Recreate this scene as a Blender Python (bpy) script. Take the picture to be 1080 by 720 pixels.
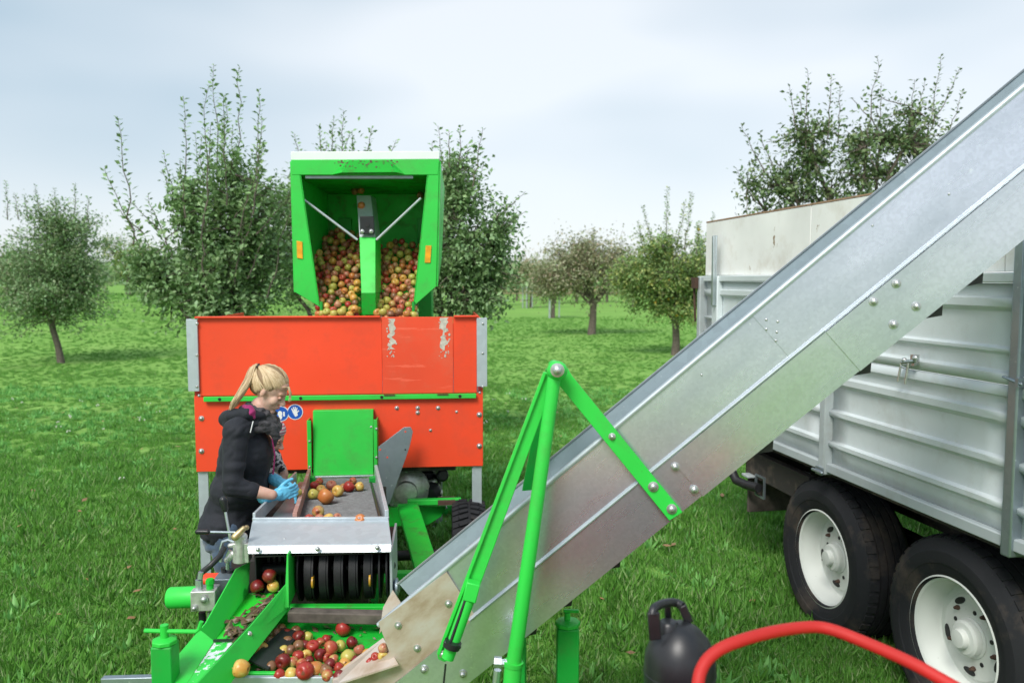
import bpy, math, random
import numpy as np
from mathutils import Vector, Matrix, noise
for o in list(bpy.data.objects): bpy.data.objects.remove(o)
scene = bpy.context.scene
COL = scene.collection
R = math.radians
rnd = random.Random(11)
npr = np.random.RandomState(5)

# ------------------------------------------------------------------ camera
F_PX, HCAM, PITCH = 840.0, 2.2, R(4.42)
cd = bpy.data.cameras.new("camera"); cam = bpy.data.objects.new("camera", cd); COL.objects.link(cam)
cd.sensor_width = 36; cd.lens = 28.0; cd.clip_start = .05; cd.clip_end = 2000
cam.location = (0, 0, HCAM); cam.rotation_euler = (R(90) - PITCH, 0, 0)
cd.dof.use_dof = True; cd.dof.focus_distance = 3.9; cd.dof.aperture_fstop = 2.8
scene.camera = cam
# ------------------------------------------------------------------ world, sun
SUN_EL, SUN_AZ = R(48), R(205)      # azimuth clockwise from +Y: behind the camera, a little to its left
w = bpy.data.worlds.new("World"); scene.world = w; w.use_nodes = True
nt = w.node_tree; nt.nodes.clear()
def N(nt, t, **kw):
    n = nt.nodes.new(t)
    for k, v in kw.items(): setattr(n, k, v)
    return n
out = N(nt, 'ShaderNodeOutputWorld'); sky = N(nt, 'ShaderNodeTexSky', sky_type='NISHITA', sun_disc=False)
sky.sun_elevation = SUN_EL; sky.sun_rotation = SUN_AZ
b1 = N(nt, 'ShaderNodeBackground'); b1.inputs[1].default_value = .12
nt.links.new(sky.outputs[0], b1.inputs[0])
b2 = N(nt, 'ShaderNodeBackground'); b2.inputs[1].default_value = 1.0
tc = N(nt, 'ShaderNodeTexCoord')
mp = N(nt, 'ShaderNodeMapping'); mp.inputs['Scale'].default_value = (1.1, 1.1, 3.2); mp.inputs['Location'].default_value = (5.7, 2.2, 1.4)
n1 = N(nt, 'ShaderNodeTexNoise'); n1.inputs['Scale'].default_value = 1.15; n1.inputs['Detail'].default_value = 3; n1.inputs['Roughness'].default_value = .4
nt.links.new(tc.outputs['Generated'], mp.inputs[0]); nt.links.new(mp.outputs[0], n1.inputs[0])
cr = N(nt, 'ShaderNodeValToRGB')
cr.color_ramp.elements[0].position = .35; cr.color_ramp.elements[0].color = (.10, .185, .245, 1)
cr.color_ramp.elements[1].position = .60; cr.color_ramp.elements[1].color = (.41, .43, .445, 1)
nt.links.new(n1.outputs[0], cr.inputs[0])
# the cloud deck thins overhead and whitens towards the horizon, all the way round
sx = N(nt, 'ShaderNodeSeparateXYZ'); nt.links.new(tc.outputs['Generated'], sx.inputs[0])
mr = N(nt, 'ShaderNodeMapRange', interpolation_type='SMOOTHSTEP'); mr.inputs[1].default_value = .04; mr.inputs[2].default_value = .27; mr.inputs[3].default_value = .92; mr.inputs[4].default_value = .0
nt.links.new(sx.outputs[2], mr.inputs[0])
mx = N(nt, 'ShaderNodeMix', data_type='RGBA'); nt.links.new(mr.outputs[0], mx.inputs[0]); nt.links.new(cr.outputs[0], mx.inputs[6]); mx.inputs[7].default_value = (.392, .412, .428, 1)
nt.links.new(mx.outputs[2], b2.inputs[0])
ms = N(nt, 'ShaderNodeMixShader'); ms.inputs[0].default_value = .9
nt.links.new(b1.outputs[0], ms.inputs[1]); nt.links.new(b2.outputs[0], ms.inputs[2]); nt.links.new(ms.outputs[0], out.inputs[0])
sd = bpy.data.lights.new("sun", 'SUN'); sun = bpy.data.objects.new("sun", sd); COL.objects.link(sun)
sd.energy = 1.5; sd.angle = R(24); sd.color = (1, .96, .9)
sdir = Vector((math.sin(SUN_AZ)*math.cos(SUN_EL), math.cos(SUN_AZ)*math.cos(SUN_EL), math.sin(SUN_EL)))
sun.rotation_euler = sdir.to_track_quat('Z', 'Y').to_euler(); sun.location = sdir*30
scene.view_settings.view_transform = 'Standard'; scene.view_settings.look = 'None'
scene.view_settings.gamma = 1; scene.view_settings.use_curve_mapping = False
scene.view_settings.exposure = 1.15

# ------------------------------------------------------------------ helpers
def ray(px, py):
    d = Vector((px-540, 360-py, -F_PX)); return (cam.rotation_euler.to_matrix() @ d)
def P(px, py, Y):                     # the world point seen at a pixel, Y metres ahead
    d = ray(px, py); return Vector((0, 0, HCAM)) + d*(Y/d.y)
def hit(px, py, Fm, ax, val):         # where the ray through a pixel meets a plane of frame Fm
    I = Fm.inverted(); o = I @ Vector((0, 0, HCAM)); d = I.to_3x3() @ ray(px, py)
    return o + d*((val - o[ax])/d[ax])
def frame(loc, rz=0): return Matrix.Translation(Vector(loc)) @ Matrix.Rotation(rz, 4, 'Z')
def basis(x, y, z, o):
    m = Matrix.Identity(4)
    for i, a in enumerate((x, y, z)):
        for k in range(3): m[k][i] = a[k]
    m.translation = o; return m

class B:
    def __init__(s): s.v = []; s.f = []
    def add(s, vs, fs):
        n = len(s.v); s.v += [tuple(q) for q in vs]; s.f += [tuple(i+n for i in f) for f in fs]; return s
    def box(s, x0, x1, y0, y1, z0, z1):
        v = [(x, y, z) for x in (x0, x1) for y in (y0, y1) for z in (z0, z1)]
        return s.add(v, [(0,1,3,2),(4,6,7,5),(0,4,5,1),(2,3,7,6),(0,2,6,4),(1,5,7,3)])
    def bar(s, a, b, wx, wy, up=(0, 0, 1)):         # rectangular bar from a to b
        a = Vector(a); b = Vector(b); d = (b-a).normalized(); u = Vector(up)
        x = d.cross(u)
        if x.length < 1e-4: x = d.cross(Vector((1, 0, 0)))
        x.normalize(); y = x.cross(d).normalized()
        v = []
        for p in (a, b):
            for sx_, sy_ in ((-1,-1),(1,-1),(1,1),(-1,1)): v.append(p + x*sx_*wx/2 + y*sy_*wy/2)
        return s.add(v, [(3,2,1,0),(4,5,6,7),(0,1,5,4),(1,2,6,5),(2,3,7,6),(3,0,4,7)])
    def prism(s, pts, t):                            # flat polygon given thickness vector t
        pts = [Vector(p) for p in pts]; t = Vector(t); n = len(pts)
        return s.add(pts + [p+t for p in pts], [tuple(range(n))[::-1], tuple(range(n, 2*n))] + [(i, (i+1) % n, (i+1) % n+n, i+n) for i in range(n)])
    def tube(s, pts, r, n=10, caps=True):
        pts = [Vector(p) for p in pts]; m = len(pts)
        rs = r if isinstance(r, (list, tuple)) else [r]*m
        t0 = (pts[1]-pts[0]).normalized(); ref = Vector((0, 0, 1)) if abs(t0.z) < .9 else Vector((1, 0, 0))
        x = t0.cross(ref).normalized(); vs = []; fs = []
        for i, p in enumerate(pts):
            t = (pts[min(i+1, m-1)] - pts[max(i-1, 0)]).normalized()
            x = (x - t*x.dot(t)).normalized(); y = t.cross(x)
            for k in range(n):
                a = 2*math.pi*k/n; vs.append(p + (x*math.cos(a) + y*math.sin(a))*rs[i])
        for i in range(m-1):
            for k in range(n):
                k2 = (k+1) % n; fs.append((i*n+k, i*n+k2, (i+1)*n+k2, (i+1)*n+k))
        if caps: fs += [tuple(range(n))[::-1], tuple(range((m-1)*n, m*n))]
        return s.add(vs, fs)
    def lathe(s, prof, o, ax, n=24, caps=True):      # prof (radius, height along ax)
        o = Vector(o); ax = Vector(ax).normalized(); ref = Vector((0, 0, 1)) if abs(ax.z) < .9 else Vector((1, 0, 0))
        x = ax.cross(ref).normalized(); y = ax.cross(x); vs = []; fs = []; m = len(prof)
        for r_, h in prof:
            for k in range(n):
                a = 2*math.pi*k/n; vs.append(o + ax*h + (x*math.cos(a) + y*math.sin(a))*max(r_, 1e-4))
        for i in range(m-1):
            for k in range(n):
                k2 = (k+1) % n; fs.append((i*n+k, i*n+k2, (i+1)*n+k2, (i+1)*n+k))
        if caps: fs += [tuple(range(n))[::-1], tuple(range((m-1)*n, m*n))]
        return s.add(vs, fs)
    def ell(s, c, r, rot=None, n=16, m=10):
        c = Vector(c); r = (r, r, r) if isinstance(r, (int, float)) else r; vs = []; fs = []
        for i in range(1, m):
            th = math.pi*i/m
            for k in range(n):
                a = 2*math.pi*k/n; q = Vector((math.sin(th)*math.cos(a)*r[0], math.sin(th)*math.sin(a)*r[1], math.cos(th)*r[2]))
                vs.append(c + (rot @ q if rot else q))
        t = Vector((0, 0, r[2])); vs += [c + (rot @ t if rot else t), c - (rot @ t if rot else t)]
        T = len(vs)-2
        for i in range(m-2):
            for k in range(n):
                k2 = (k+1) % n; fs.append((i*n+k, (i+1)*n+k, (i+1)*n+k2, i*n+k2))
        for k in range(n):
            k2 = (k+1) % n; fs.append((T, k, k2)); fs.append((T+1, (m-2)*n+k2, (m-2)*n+k))
        return s.add(vs, fs)
    def cap(s, a, ra, b, rb, n=14):                  # tapered capsule
        a = Vector(a); b = Vector(b); L = (b-a).length; prof = []
        for i in range(6): t = math.pi/2*(1-i/5); prof.append((ra*math.cos(t), -ra*math.sin(t)))
        for i in range(6): t = math.pi/2*i/5; prof.append((rb*math.cos(t), L+rb*math.sin(t)))
        return s.lathe(prof, a, b-a, n)
    def bolt(s, p, ax, r=.012, h=.008, washer=True):
        ax = Vector(ax).normalized(); p = Vector(p)
        if washer: s.lathe([(r*1.5, -.001), (r*1.5, h*.3), (r*1.3, h*.35)], p, ax, 12)
        return s.lathe([(r, 0), (r, h*.8), (r*.8, h*1.1), (r*.3, h*1.3)], p, ax, 8 if washer else 10)

def obj(name, b, mat, parent=None, bevel=0, smooth=38, **tags):
    me = bpy.data.meshes.new(name); me.from_pydata(b.v, [], b.f); me.validate()
    me.materials.append(mat)
    if smooth:
        me.polygons.foreach_set('use_smooth', [True]*len(me.polygons)); me.set_sharp_from_angle(angle=R(smooth))
    o = bpy.data.objects.new(name, me); COL.objects.link(o)
    if parent: o.parent = parent
    if bevel:
        m = o.modifiers.new('bevel', 'BEVEL'); m.width = bevel; m.segments = 2; m.limit_method = 'ANGLE'; m.angle_limit = R(40)
    for k, v in tags.items(): o[k] = v
    return o
def thing(name, label, cat, M=None, group=None):
    o = bpy.data.objects.new(name, None); COL.objects.link(o); o.empty_display_size = .2
    if M is not None: o.matrix_world = M
    o['label'] = label; o['category'] = cat
    if group: o['group'] = group
    return o
def fix_normals(o):
    import bmesh
    bm = bmesh.new(); bm.from_mesh(o.data); bmesh.ops.recalc_face_normals(bm, faces=bm.faces); bm.to_mesh(o.data); bm.free()

# ------------------------------------------------------------------ materials
def newmat(name):
    m = bpy.data.materials.new(name); m.use_nodes = True; nt = m.node_tree
    return m, nt, nt.nodes['Principled BSDF']
def noise_node(nt, scale, detail=4, rough=.55, vec=None, stretch=None):
    n = N(nt, 'ShaderNodeTexNoise'); n.inputs['Scale'].default_value = scale; n.inputs['Detail'].default_value = detail; n.inputs['Roughness'].default_value = rough
    t = N(nt, 'ShaderNodeTexCoord'); src = t.outputs['Object']
    if stretch:
        mpn = N(nt, 'ShaderNodeMapping'); mpn.inputs['Scale'].default_value = stretch; nt.links.new(src, mpn.inputs[0]); src = mpn.outputs[0]
    nt.links.new(src, n.inputs['Vector']); return n
def ramp(nt, src, stops):
    r = N(nt, 'ShaderNodeValToRGB'); e = r.color_ramp.elements
    while len(e) < len(stops): e.new(.5)
    for i, (p, c) in enumerate(stops):
        e[i].position = p; e[i].color = c if isinstance(c, tuple) else (c, c, c, 1)
    nt.links.new(src, r.inputs[0]); return r
def mixc(nt, fac, a, b):
    m = N(nt, 'ShaderNodeMix', data_type='RGBA')
    for i, q in ((0, fac), (6, a), (7, b)):
        if hasattr(q, 'is_linked'): nt.links.new(q, m.inputs[i])
        else: m.inputs[i].default_value = q
    return m.outputs[2]
def bump(nt, bs, h, strength=.2, dist=.01):
    b = N(nt, 'ShaderNodeBump'); b.inputs['Strength'].default_value = strength; b.inputs['Distance'].default_value = dist
    nt.links.new(h, b.inputs['Height']); nt.links.new(b.outputs[0], bs.inputs['Normal'])
def c4(c): return (c[0], c[1], c[2], 1)
def paint(name, col, rough=.35, dirt=(.12, .10, .06), amount=.35, scale=6, dents=.12, spec=.5, chips=None):
    m, nt, bs = newmat(name)
    n = noise_node(nt, scale, 8, .68); r = ramp(nt, n.outputs[0], [(.50, 0.0), (.72, amount)])
    n2 = noise_node(nt, scale*.35, 3); vr = ramp(nt, n2.outputs[0], [(.3, tuple(c*.86 for c in col)+(1,)), (.7, c4(tuple(min(1, c*1.06) for c in col)))])
    c = mixc(nt, r.outputs[0], vr.outputs[0], c4(dirt))
    n4 = noise_node(nt, scale*14, 3, .7); sp = ramp(nt, n4.outputs[0], [(.70, 0.0), (.74, .75*amount+.1)])
    c = mixc(nt, sp.outputs[0], c, c4(tuple(d*.8 for d in dirt)))
    if chips:
        n3 = noise_node(nt, chips[1], 6, .7, stretch=chips[3] if len(chips) > 3 else None); r3 = ramp(nt, n3.outputs[0], [(chips[2], 0.0), (chips[2]+.015, 1.0)])
        c = mixc(nt, r3.outputs[0], c, c4(chips[0]))
    nt.links.new(c, bs.inputs['Base Color'])
    rr = ramp(nt, n.outputs[0], [(.3, rough), (.8, min(1, rough+.3))]); nt.links.new(rr.outputs[0], bs.inputs['Roughness'])
    bs.inputs['Specular IOR Level'].default_value = spec
    nb = noise_node(nt, 2.2, 2); bump(nt, bs, nb.outputs[0], dents, .02)
    return m
def galv(name, tint=(.60, .66, .69), rough=.34, metal=.85, streak=None, stain=.25, spangle=26, bumpy=.06):
    m, nt, bs = newmat(name)
    t = N(nt, 'ShaderNodeTexCoord'); v = N(nt, 'ShaderNodeTexVoronoi'); v.inputs['Scale'].default_value = spangle
    nt.links.new(t.outputs['Object'], v.inputs['Vector'])
    bw = N(nt, 'ShaderNodeRGBToBW'); nt.links.new(v.outputs['Color'], bw.inputs[0])
    lo = tuple(c*.91 for c in tint); r = ramp(nt, bw.outputs[0], [(.2, c4(lo)), (.8, c4(tint))])
    n = noise_node(nt, 3.0, 7, .62, stretch=streak); r2 = ramp(nt, n.outputs[0], [(.42, 0.0), (.68, stain)])
    c = mixc(nt, r2.outputs[0], r.outputs[0], c4((tint[0]*.55, tint[1]*.58, tint[2]*.62)))
    n3 = noise_node(nt, 30, 4, .7, stretch=(1, 1, 1)); r3 = ramp(nt, n3.outputs[0], [(.66, 0.0), (.72, stain*1.2)])
    c = mixc(nt, r3.outputs[0], c, (.82, .86, .88, 1))
    nt.links.new(c, bs.inputs['Base Color']); bs.inputs['Metallic'].default_value = metal
    ad = N(nt, 'ShaderNodeMath', operation='MULTIPLY_ADD'); nt.links.new(n.outputs[0], ad.inputs[0]); ad.inputs[1].default_value = .35; ad.inputs[2].default_value = rough-.14
    nt.links.new(ad.outputs[0], bs.inputs['Roughness'])
    nb = noise_node(nt, 1.6, 3); bump(nt, bs, nb.outputs[0], bumpy, .03)
    return m
def plain(name, col, rough=.6, metal=0, var=.25, scale=20, bmp=.15):
    m, nt, bs = newmat(name); n = noise_node(nt, scale, 6, .6)
    r = ramp(nt, n.outputs[0], [(.3, c4(tuple(c*(1-var) for c in col))), (.7, c4(tuple(min(1, c*(1+var)) for c in col)))])
    nt.links.new(r.outputs[0], bs.inputs['Base Color']); bs.inputs['Roughness'].default_value = rough; bs.inputs['Metallic'].default_value = metal
    if bmp: bump(nt, bs, n.outputs[0], bmp, .004)
    return m
M = {}
M['orange'] = paint('orange_paint', (.95, .075, .022), .38, (.40, .07, .04), .34, 2.2, .16, .45)
M['orange_patch'] = paint('scraped_orange_paint', (.90, .085, .03), .5, (.6, .18, .10), .45, 3, .14, .4, chips=((.90, .13, .065), 3.0, .585, (.5, 1, 6)))
M['bare'] = plain('bare_scraped_metal', (.58, .54, .46), .6, .2, .3, 40)
M['green'] = paint('green_paint', (.03, .62, .065), .36, (.10, .13, .05), .36, 4, .08, .5)
M['green_dirty'] = paint('soiled_green_paint', (.012, .50, .04), .42, (.09, .065, .035), .75, 9, .12, .4)
M['green_pulp'] = paint('pulp_streaked_green_paint', (.03, .62, .06), .30, (.16, .14, .04), .3, 8, .1, .5, chips=((.74, .76, .80), 7, .46, (1, 1, .5)))
M['green_res'] = paint('chute_green_paint', (.03, .62, .04), .30, (.16, .14, .04), .3, 8, .1, .5, chips=((.72, .74, .78), 5.5, .60))
M['galv'] = galv('galvanised_steel')
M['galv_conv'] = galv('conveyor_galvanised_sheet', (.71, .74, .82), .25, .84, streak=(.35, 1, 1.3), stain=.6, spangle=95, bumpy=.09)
M['galv_dark'] = galv('dull_galvanised_steel', (.36, .42, .46), .42, .8, streak=(.4, 1, 1), stain=.4)
M['galv_matt'] = galv('matt_galvanised_sheet', (.58, .64, .68), .44, .45, stain=.3)
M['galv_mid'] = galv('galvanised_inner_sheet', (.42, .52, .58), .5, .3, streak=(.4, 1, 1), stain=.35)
M['lip'] = galv('bright_folded_edge', (.54, .60, .64), .42, .6, stain=.15)
M['steel'] = plain('dull_bolt_steel', (.55, .56, .56), .38, .85, .2, 60, 0)
M['aluminium'] = plain('cast_aluminium', (.62, .62, .60), .42, .7, .2, 40)
M['black'] = plain('black_rubber', (.012, .012, .014), .55, 0, .3, 30)
M['tyre'] = paint('dusty_black_tyre', (.018, .019, .022), .74, (.13, .10, .075), .62, 3.2, .1, .3)
M['blackpaint'] = plain('black_plastic', (.016, .017, .02), .38, 0, .3, 14, .1)
M['chassis'] = paint('grimy_dark_chassis', (.05, .046, .042), .75, (.16, .13, .10), .9, 6, .2, .3)
M['mud'] = plain('muddy_flap_rubber', (.115, .095, .08), .85, 0, .5, 12)
M['rim'] = paint('cream_wheel_paint', (.70, .73, .69), .42, (.34, .31, .26), .14, 2.2, .05, .4)
M['rust'] = plain('rusty_wheel_nut', (.09, .05, .035), .8, .2, .5, 80)
M['mesh'] = plain('worn_dark_belt', (.10, .105, .11), .5, .3, .35, 50)
M['red'] = paint('red_enamel', (.52, .018, .014), .48, (.2, .03, .02), .15, 6, .02, .5)
M['hose'] = plain('black_hydraulic_hose', (.02, .02, .022), .45)
M['yellow'] = plain('amber_reflector', (.80, .36, .01), .35)
M['blue'] = plain('blue_sign_print', (.01, .10, .48), .4, 0, .05, 9, 0)
M['white'] = plain('white_sign_print', (.82, .82, .82), .45, 0, .03, 9, 0)
M['mudstain'] = plain('dried_pulp', (.11, .085, .06), .9, 0, .5, 30)
M['rotor_yellow'] = plain('yellow_roller', (.62, .34, .03), .4)
M['branchbark'] = plain('apple_bark', (.13, .105, .085), .9, 0, .45, 18, .6)
# lorry side: grey paint, faded
M['side'] = paint('pale_grey_side_paint', (.64, .70, .71), .34, (.36, .34, .28), .36, 4.2, .1, .5)
M['frost'] = paint('galvanised_post_paint', (.42, .47, .48), .45, (.22, .19, .15), .3, 8, .05, .4)
M['board'] = paint('weathered_white_board', (.90, .895, .87), .65, (.46, .38, .28), .36, 4.5, .1, .25, chips=((.30, .22, .14), 9, .67, (1, .7, .35)))
M['wornplate'] = None
def mk_worn():
    m, nt, bs = newmat('worn_stained_steel_plate')
    n = noise_node(nt, 5, 7, .62, stretch=(1, 1, 2.2)); r = ramp(nt, n.outputs[0], [(.34, (.42, .31, .22, 1)), (.50, (.56, .46, .38, 1)), (.64, (.60, .54, .49, 1)), (.78, (.50, .31, .19, 1))])
    nt.links.new(r.outputs[0], bs.inputs['Base Color']); bs.inputs['Metallic'].default_value = .35; bs.inputs['Roughness'].default_value = .5
    bump(nt, bs, n.outputs[0], .15, .01); return m
M['wornplate'] = mk_worn()

def leafmat(name, cols, under=1.35, trans=.28, rough=.5):
    m, nt, bs = newmat(name); g = N(nt, 'ShaderNodeNewGeometry')
    r = ramp(nt, g.outputs['Random Per Island'], [(i/(len(cols)-1), c4(c)) for i, c in enumerate(cols)])
    u = N(nt, 'ShaderNodeMix', data_type='RGBA', blend_type='MULTIPLY'); u.inputs[0].default_value = 1
    nt.links.new(r.outputs[0], u.inputs[6]); u.inputs[7].default_value = (under, under, under*1.15, 1)
    c = mixc(nt, g.outputs['Backfacing'], r.outputs[0], u.outputs[2])
    nt.links.new(c, bs.inputs['Base Color']); bs.inputs['Roughness'].default_value = rough; bs.inputs['Specular IOR Level'].default_value = .35
    tr = N(nt, 'ShaderNodeBsdfTranslucent'); nt.links.new(c, tr.inputs[0])
    mxs = N(nt, 'ShaderNodeMixShader'); mxs.inputs[0].default_value = trans
    o = nt.nodes['Material Output']; nt.links.new(bs.outputs[0], mxs.inputs[1]); nt.links.new(tr.outputs[0], mxs.inputs[2]); nt.links.new(mxs.outputs[0], o.inputs[0])
    return m
M['leaf_near'] = leafmat('apple_leaf_green', [(0.132, 0.227, 0.085), (0.217, 0.349, 0.126), (0.159, 0.268, 0.098), (0.289, 0.413, 0.168), (0.19, 0.306, 0.141)])
M['leaf_mid'] = leafmat('apple_leaf_grey_green', [(0.133, 0.231, 0.093), (0.213, 0.328, 0.134), (0.16, 0.273, 0.107), (0.264, 0.356, 0.16), (0.226, 0.245, 0.134)])
M['leaf_dark'] = leafmat('apple_leaf_dark', [(0.101, 0.165, 0.07), (0.146, 0.227, 0.085), (0.175, 0.253, 0.098), (0.247, 0.296, 0.126)])
M['leaf_brown'] = leafmat('thin_browning_leaf', [(.25, .28, .15), (.30, .33, .17), (.36, .31, .19), (.23, .31, .13), (.40, .28, .19)])
M['leaf_yellow'] = leafmat('yellowing_leaf', [(.15, .26, .08), (.22, .33, .10), (.19, .29, .09), (.34, .36, .10), (.14, .23, .07)])
M['grass'] = leafmat('grass_blade', [(0.12, 0.344, 0.046), (0.18, 0.458, 0.066), (0.144, 0.381, 0.052), (0.228, 0.509, 0.092), (0.108, 0.306, 0.046), (0.204, 0.458, 0.079), (0.432, 0.548, 0.262)], 1.1, .45, .5)
M['weed'] = leafmat('broad_weed_leaf', [(0.15, 0.41, 0.091), (0.232, 0.52, 0.136), (0.177, 0.451, 0.107)], 1.1, .3, .45)
M['flower'] = plain('white_clover_petal', (.7, .72, .62), .7)
# ------------------------------------------------------------------ ground
def sstep(a, b, x): t = np.clip((x-a)/(b-a), 0, 1); return t*t*(3-2*t)
def gz(x, y):
    x = np.asarray(x, float); y = np.asarray(y, float)
    return 1.40*sstep(16, 42, y)*sstep(2, 20, -x) + .05*np.sin(x*.31+1)*np.sin(y*.23)*sstep(8, 16, np.hypot(x, y))
def gzf(x, y): return float(gz(x, y))
xs = np.concatenate([np.linspace(-400, -60, 12), np.linspace(-55, 55, 90), np.linspace(60, 400, 12)])
ys = np.concatenate([np.linspace(-60, -4, 8), np.linspace(-2, 80, 84), np.linspace(86, 600, 24)])
gx, gy = np.meshgrid(xs, ys); nx, ny = len(xs), len(ys)
vv = np.stack([gx.ravel(), gy.ravel(), gz(gx, gy).ravel()], 1)
ff = [(j*nx+i, j*nx+i+1, (j+1)*nx+i+1, (j+1)*nx+i) for j in range(ny-1) for i in range(nx-1)]
gb = B(); gb.v = [tuple(q) for q in vv]; gb.f = ff
def ground_mat():
    m, nt, bs = newmat('orchard_meadow')
    n = noise_node(nt, .55, 8, .62, stretch=(.55, 1.5, 1)); n2 = noise_node(nt, 9, 6, .7)
    r = ramp(nt, n.outputs[0], [(.30, (.165, .345, .072, 1)), (.50, (.222, .425, .092, 1)), (.66, (.265, .465, .115, 1)), (.80, (.26, .41, .12, 1))])
    r2 = ramp(nt, n2.outputs[0], [(.32, (.62, .64, .6, 1)), (.62, (1.0, 1.0, 1.0, 1))])
    u = N(nt, 'ShaderNodeMix', data_type='RGBA', blend_type='MULTIPLY'); u.inputs[0].default_value = 1
    nt.links.new(r.outputs[0], u.inputs[6]); nt.links.new(r2.outputs[0], u.inputs[7])
    # an old wheel track crossing the slope on the left: browner, shorter grass
    t = N(nt, 'ShaderNodeTexCoord'); s = N(nt, 'ShaderNodeSeparateXYZ'); nt.links.new(t.outputs['Object'], s.inputs[0])
    ma = N(nt, 'ShaderNodeMath', operation='MULTIPLY_ADD'); nt.links.new(s.outputs[0], ma.inputs[0]); ma.inputs[1].default_value = -.85; ma.inputs[2].default_value = 0
    mb = N(nt, 'ShaderNodeMath', operation='ADD'); nt.links.new(s.outputs[1], mb.inputs[0]); nt.links.new(ma.outputs[0], mb.inputs[1])
    n3 = noise_node(nt, .22, 4); mc = N(nt, 'ShaderNodeMath', operation='MULTIPLY_ADD'); nt.links.new(n3.outputs[0], mc.inputs[0]); mc.inputs[1].default_value = 3.0; nt.links.new(mb.outputs[0], mc.inputs[2])
    tr = N(nt, 'ShaderNodeMath', operation='PINGPONG'); nt.links.new(mc.outputs[0], tr.inputs[0]); tr.inputs[1].default_value = 5.2
    rt = ramp(nt, tr.outputs[0], [(.0, .55), (.55, 0.0)])
    nm = noise_node(nt, 1.4, 6, .7); fm = N(nt, 'ShaderNodeMath', operation='MULTIPLY'); nt.links.new(rt.outputs[0], fm.inputs[0]); nt.links.new(nm.outputs[0], fm.inputs[1])
    c = mixc(nt, fm.outputs[0], u.outputs[2], (.13, .16, .06, 1))
    nt.links.new(c, bs.inputs['Base Color']); bs.inputs['Roughness'].default_value = .95; bs.inputs['Specular IOR Level'].default_value = .1
    bump(nt, bs, n2.outputs[0], .55, .05); return m
g = obj('ground', gb, ground_mat(), kind='structure')

# ------------------------------------------------------------------ grass: tufts instanced on points
def quads(C, D, Nn, L, W, fold=.12):
    S = np.cross(D, Nn); S /= np.linalg.norm(S, axis=1, keepdims=True)+1e-9
    Nn = np.cross(S, D)
    b = C; t = C + D*L[:, None]; m = C + D*(L*.48)[:, None] + Nn*(L*fold)[:, None]
    l = m + S*(W*.5)[:, None]; r = m - S*(W*.5)[:, None]; n = len(C)
    V = np.stack([b, l, t, r], 1).reshape(-1, 3); i = np.arange(n)*4
    return V, np.concatenate([np.stack([i, i+2, i+1], 1), np.stack([i, i+3, i+2], 1)], 0)
def npmesh(name, V, T, mat):
    me = bpy.data.meshes.new(name); me.vertices.add(len(V)); me.vertices.foreach_set('co', np.asarray(V, np.float32).ravel())
    T = np.asarray(T, np.int32); me.loops.add(T.size); me.loops.foreach_set('vertex_index', T.ravel())
    me.polygons.add(len(T)); me.polygons.foreach_set('loop_start', np.arange(0, T.size, T.shape[1])); me.polygons.foreach_set('loop_total', np.full(len(T), T.shape[1]))
    me.update(calc_edges=True); me.materials.append(mat); return me
def tuft(i, nb, h, spread, wd, mat, lean=.5):
    a = npr.rand(nb)*6.283; rr = np.sqrt(npr.rand(nb))*spread
    C = np.stack([np.cos(a)*rr, np.sin(a)*rr, np.full(nb, -.005)], 1)
    b = npr.rand(nb)*6.283; ln = np.abs(npr.randn(nb))*lean
    D = np.stack([np.cos(b)*ln, np.sin(b)*ln, np.ones(nb)], 1); D /= np.linalg.norm(D, axis=1, keepdims=True)
    Nn = np.stack([np.cos(b), np.sin(b), np.zeros(nb)], 1)+npr.randn(nb, 3)*.3
    hh = h*(.5+npr.rand(nb)*.8)
    V, T = quads(C, D, Nn, hh, np.full(nb, wd)*(.6+npr.rand(nb)*.8), .10)
    me = npmesh('grass_tuft', V, T, mat); return bpy.data.objects.new('grass_tuft', me)
tc_ = bpy.data.collections.new('grass_tufts')
for i in range(4): tc_.objects.link(tuft(i, 85, .075, .12, .0058, M['grass'], 1.15))
for i in range(2): tc_.objects.link(tuft(i, 40, .12, .09, .0075, M['grass'], 1.3))
tc_.objects.link(tuft(7, 26, .05, .10, .017, M['weed'], 1.8))
wc_ = bpy.data.collections.new('weed_tufts')
for i in range(2): wc_.objects.link(tuft(i, 12, .10, .03, .026, M['weed'], 2.2))
for i in range(2): wc_.objects.link(tuft(9, 30, .045, .14, .024, M['weed'], 2.2))
fc_ = bpy.data.collections.new('clover_tufts')
fc_.objects.link(tuft(9, 7, .10, .14, .004, M['grass'], .3))
def flowerhead():
    b = B()
    for k in range(3): b.ell((rnd.uniform(-.1, .1), rnd.uniform(-.1, .1), rnd.uniform(.06, .1)), .009, None, 6, 4)
    me = bpy.data.meshes.new('clover_flower'); me.from_pydata(b.v, [], b.f); me.materials.append(M['flower']); return bpy.data.objects.new('clover_flower', me)
fc_.objects.link(flowerhead())
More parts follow.
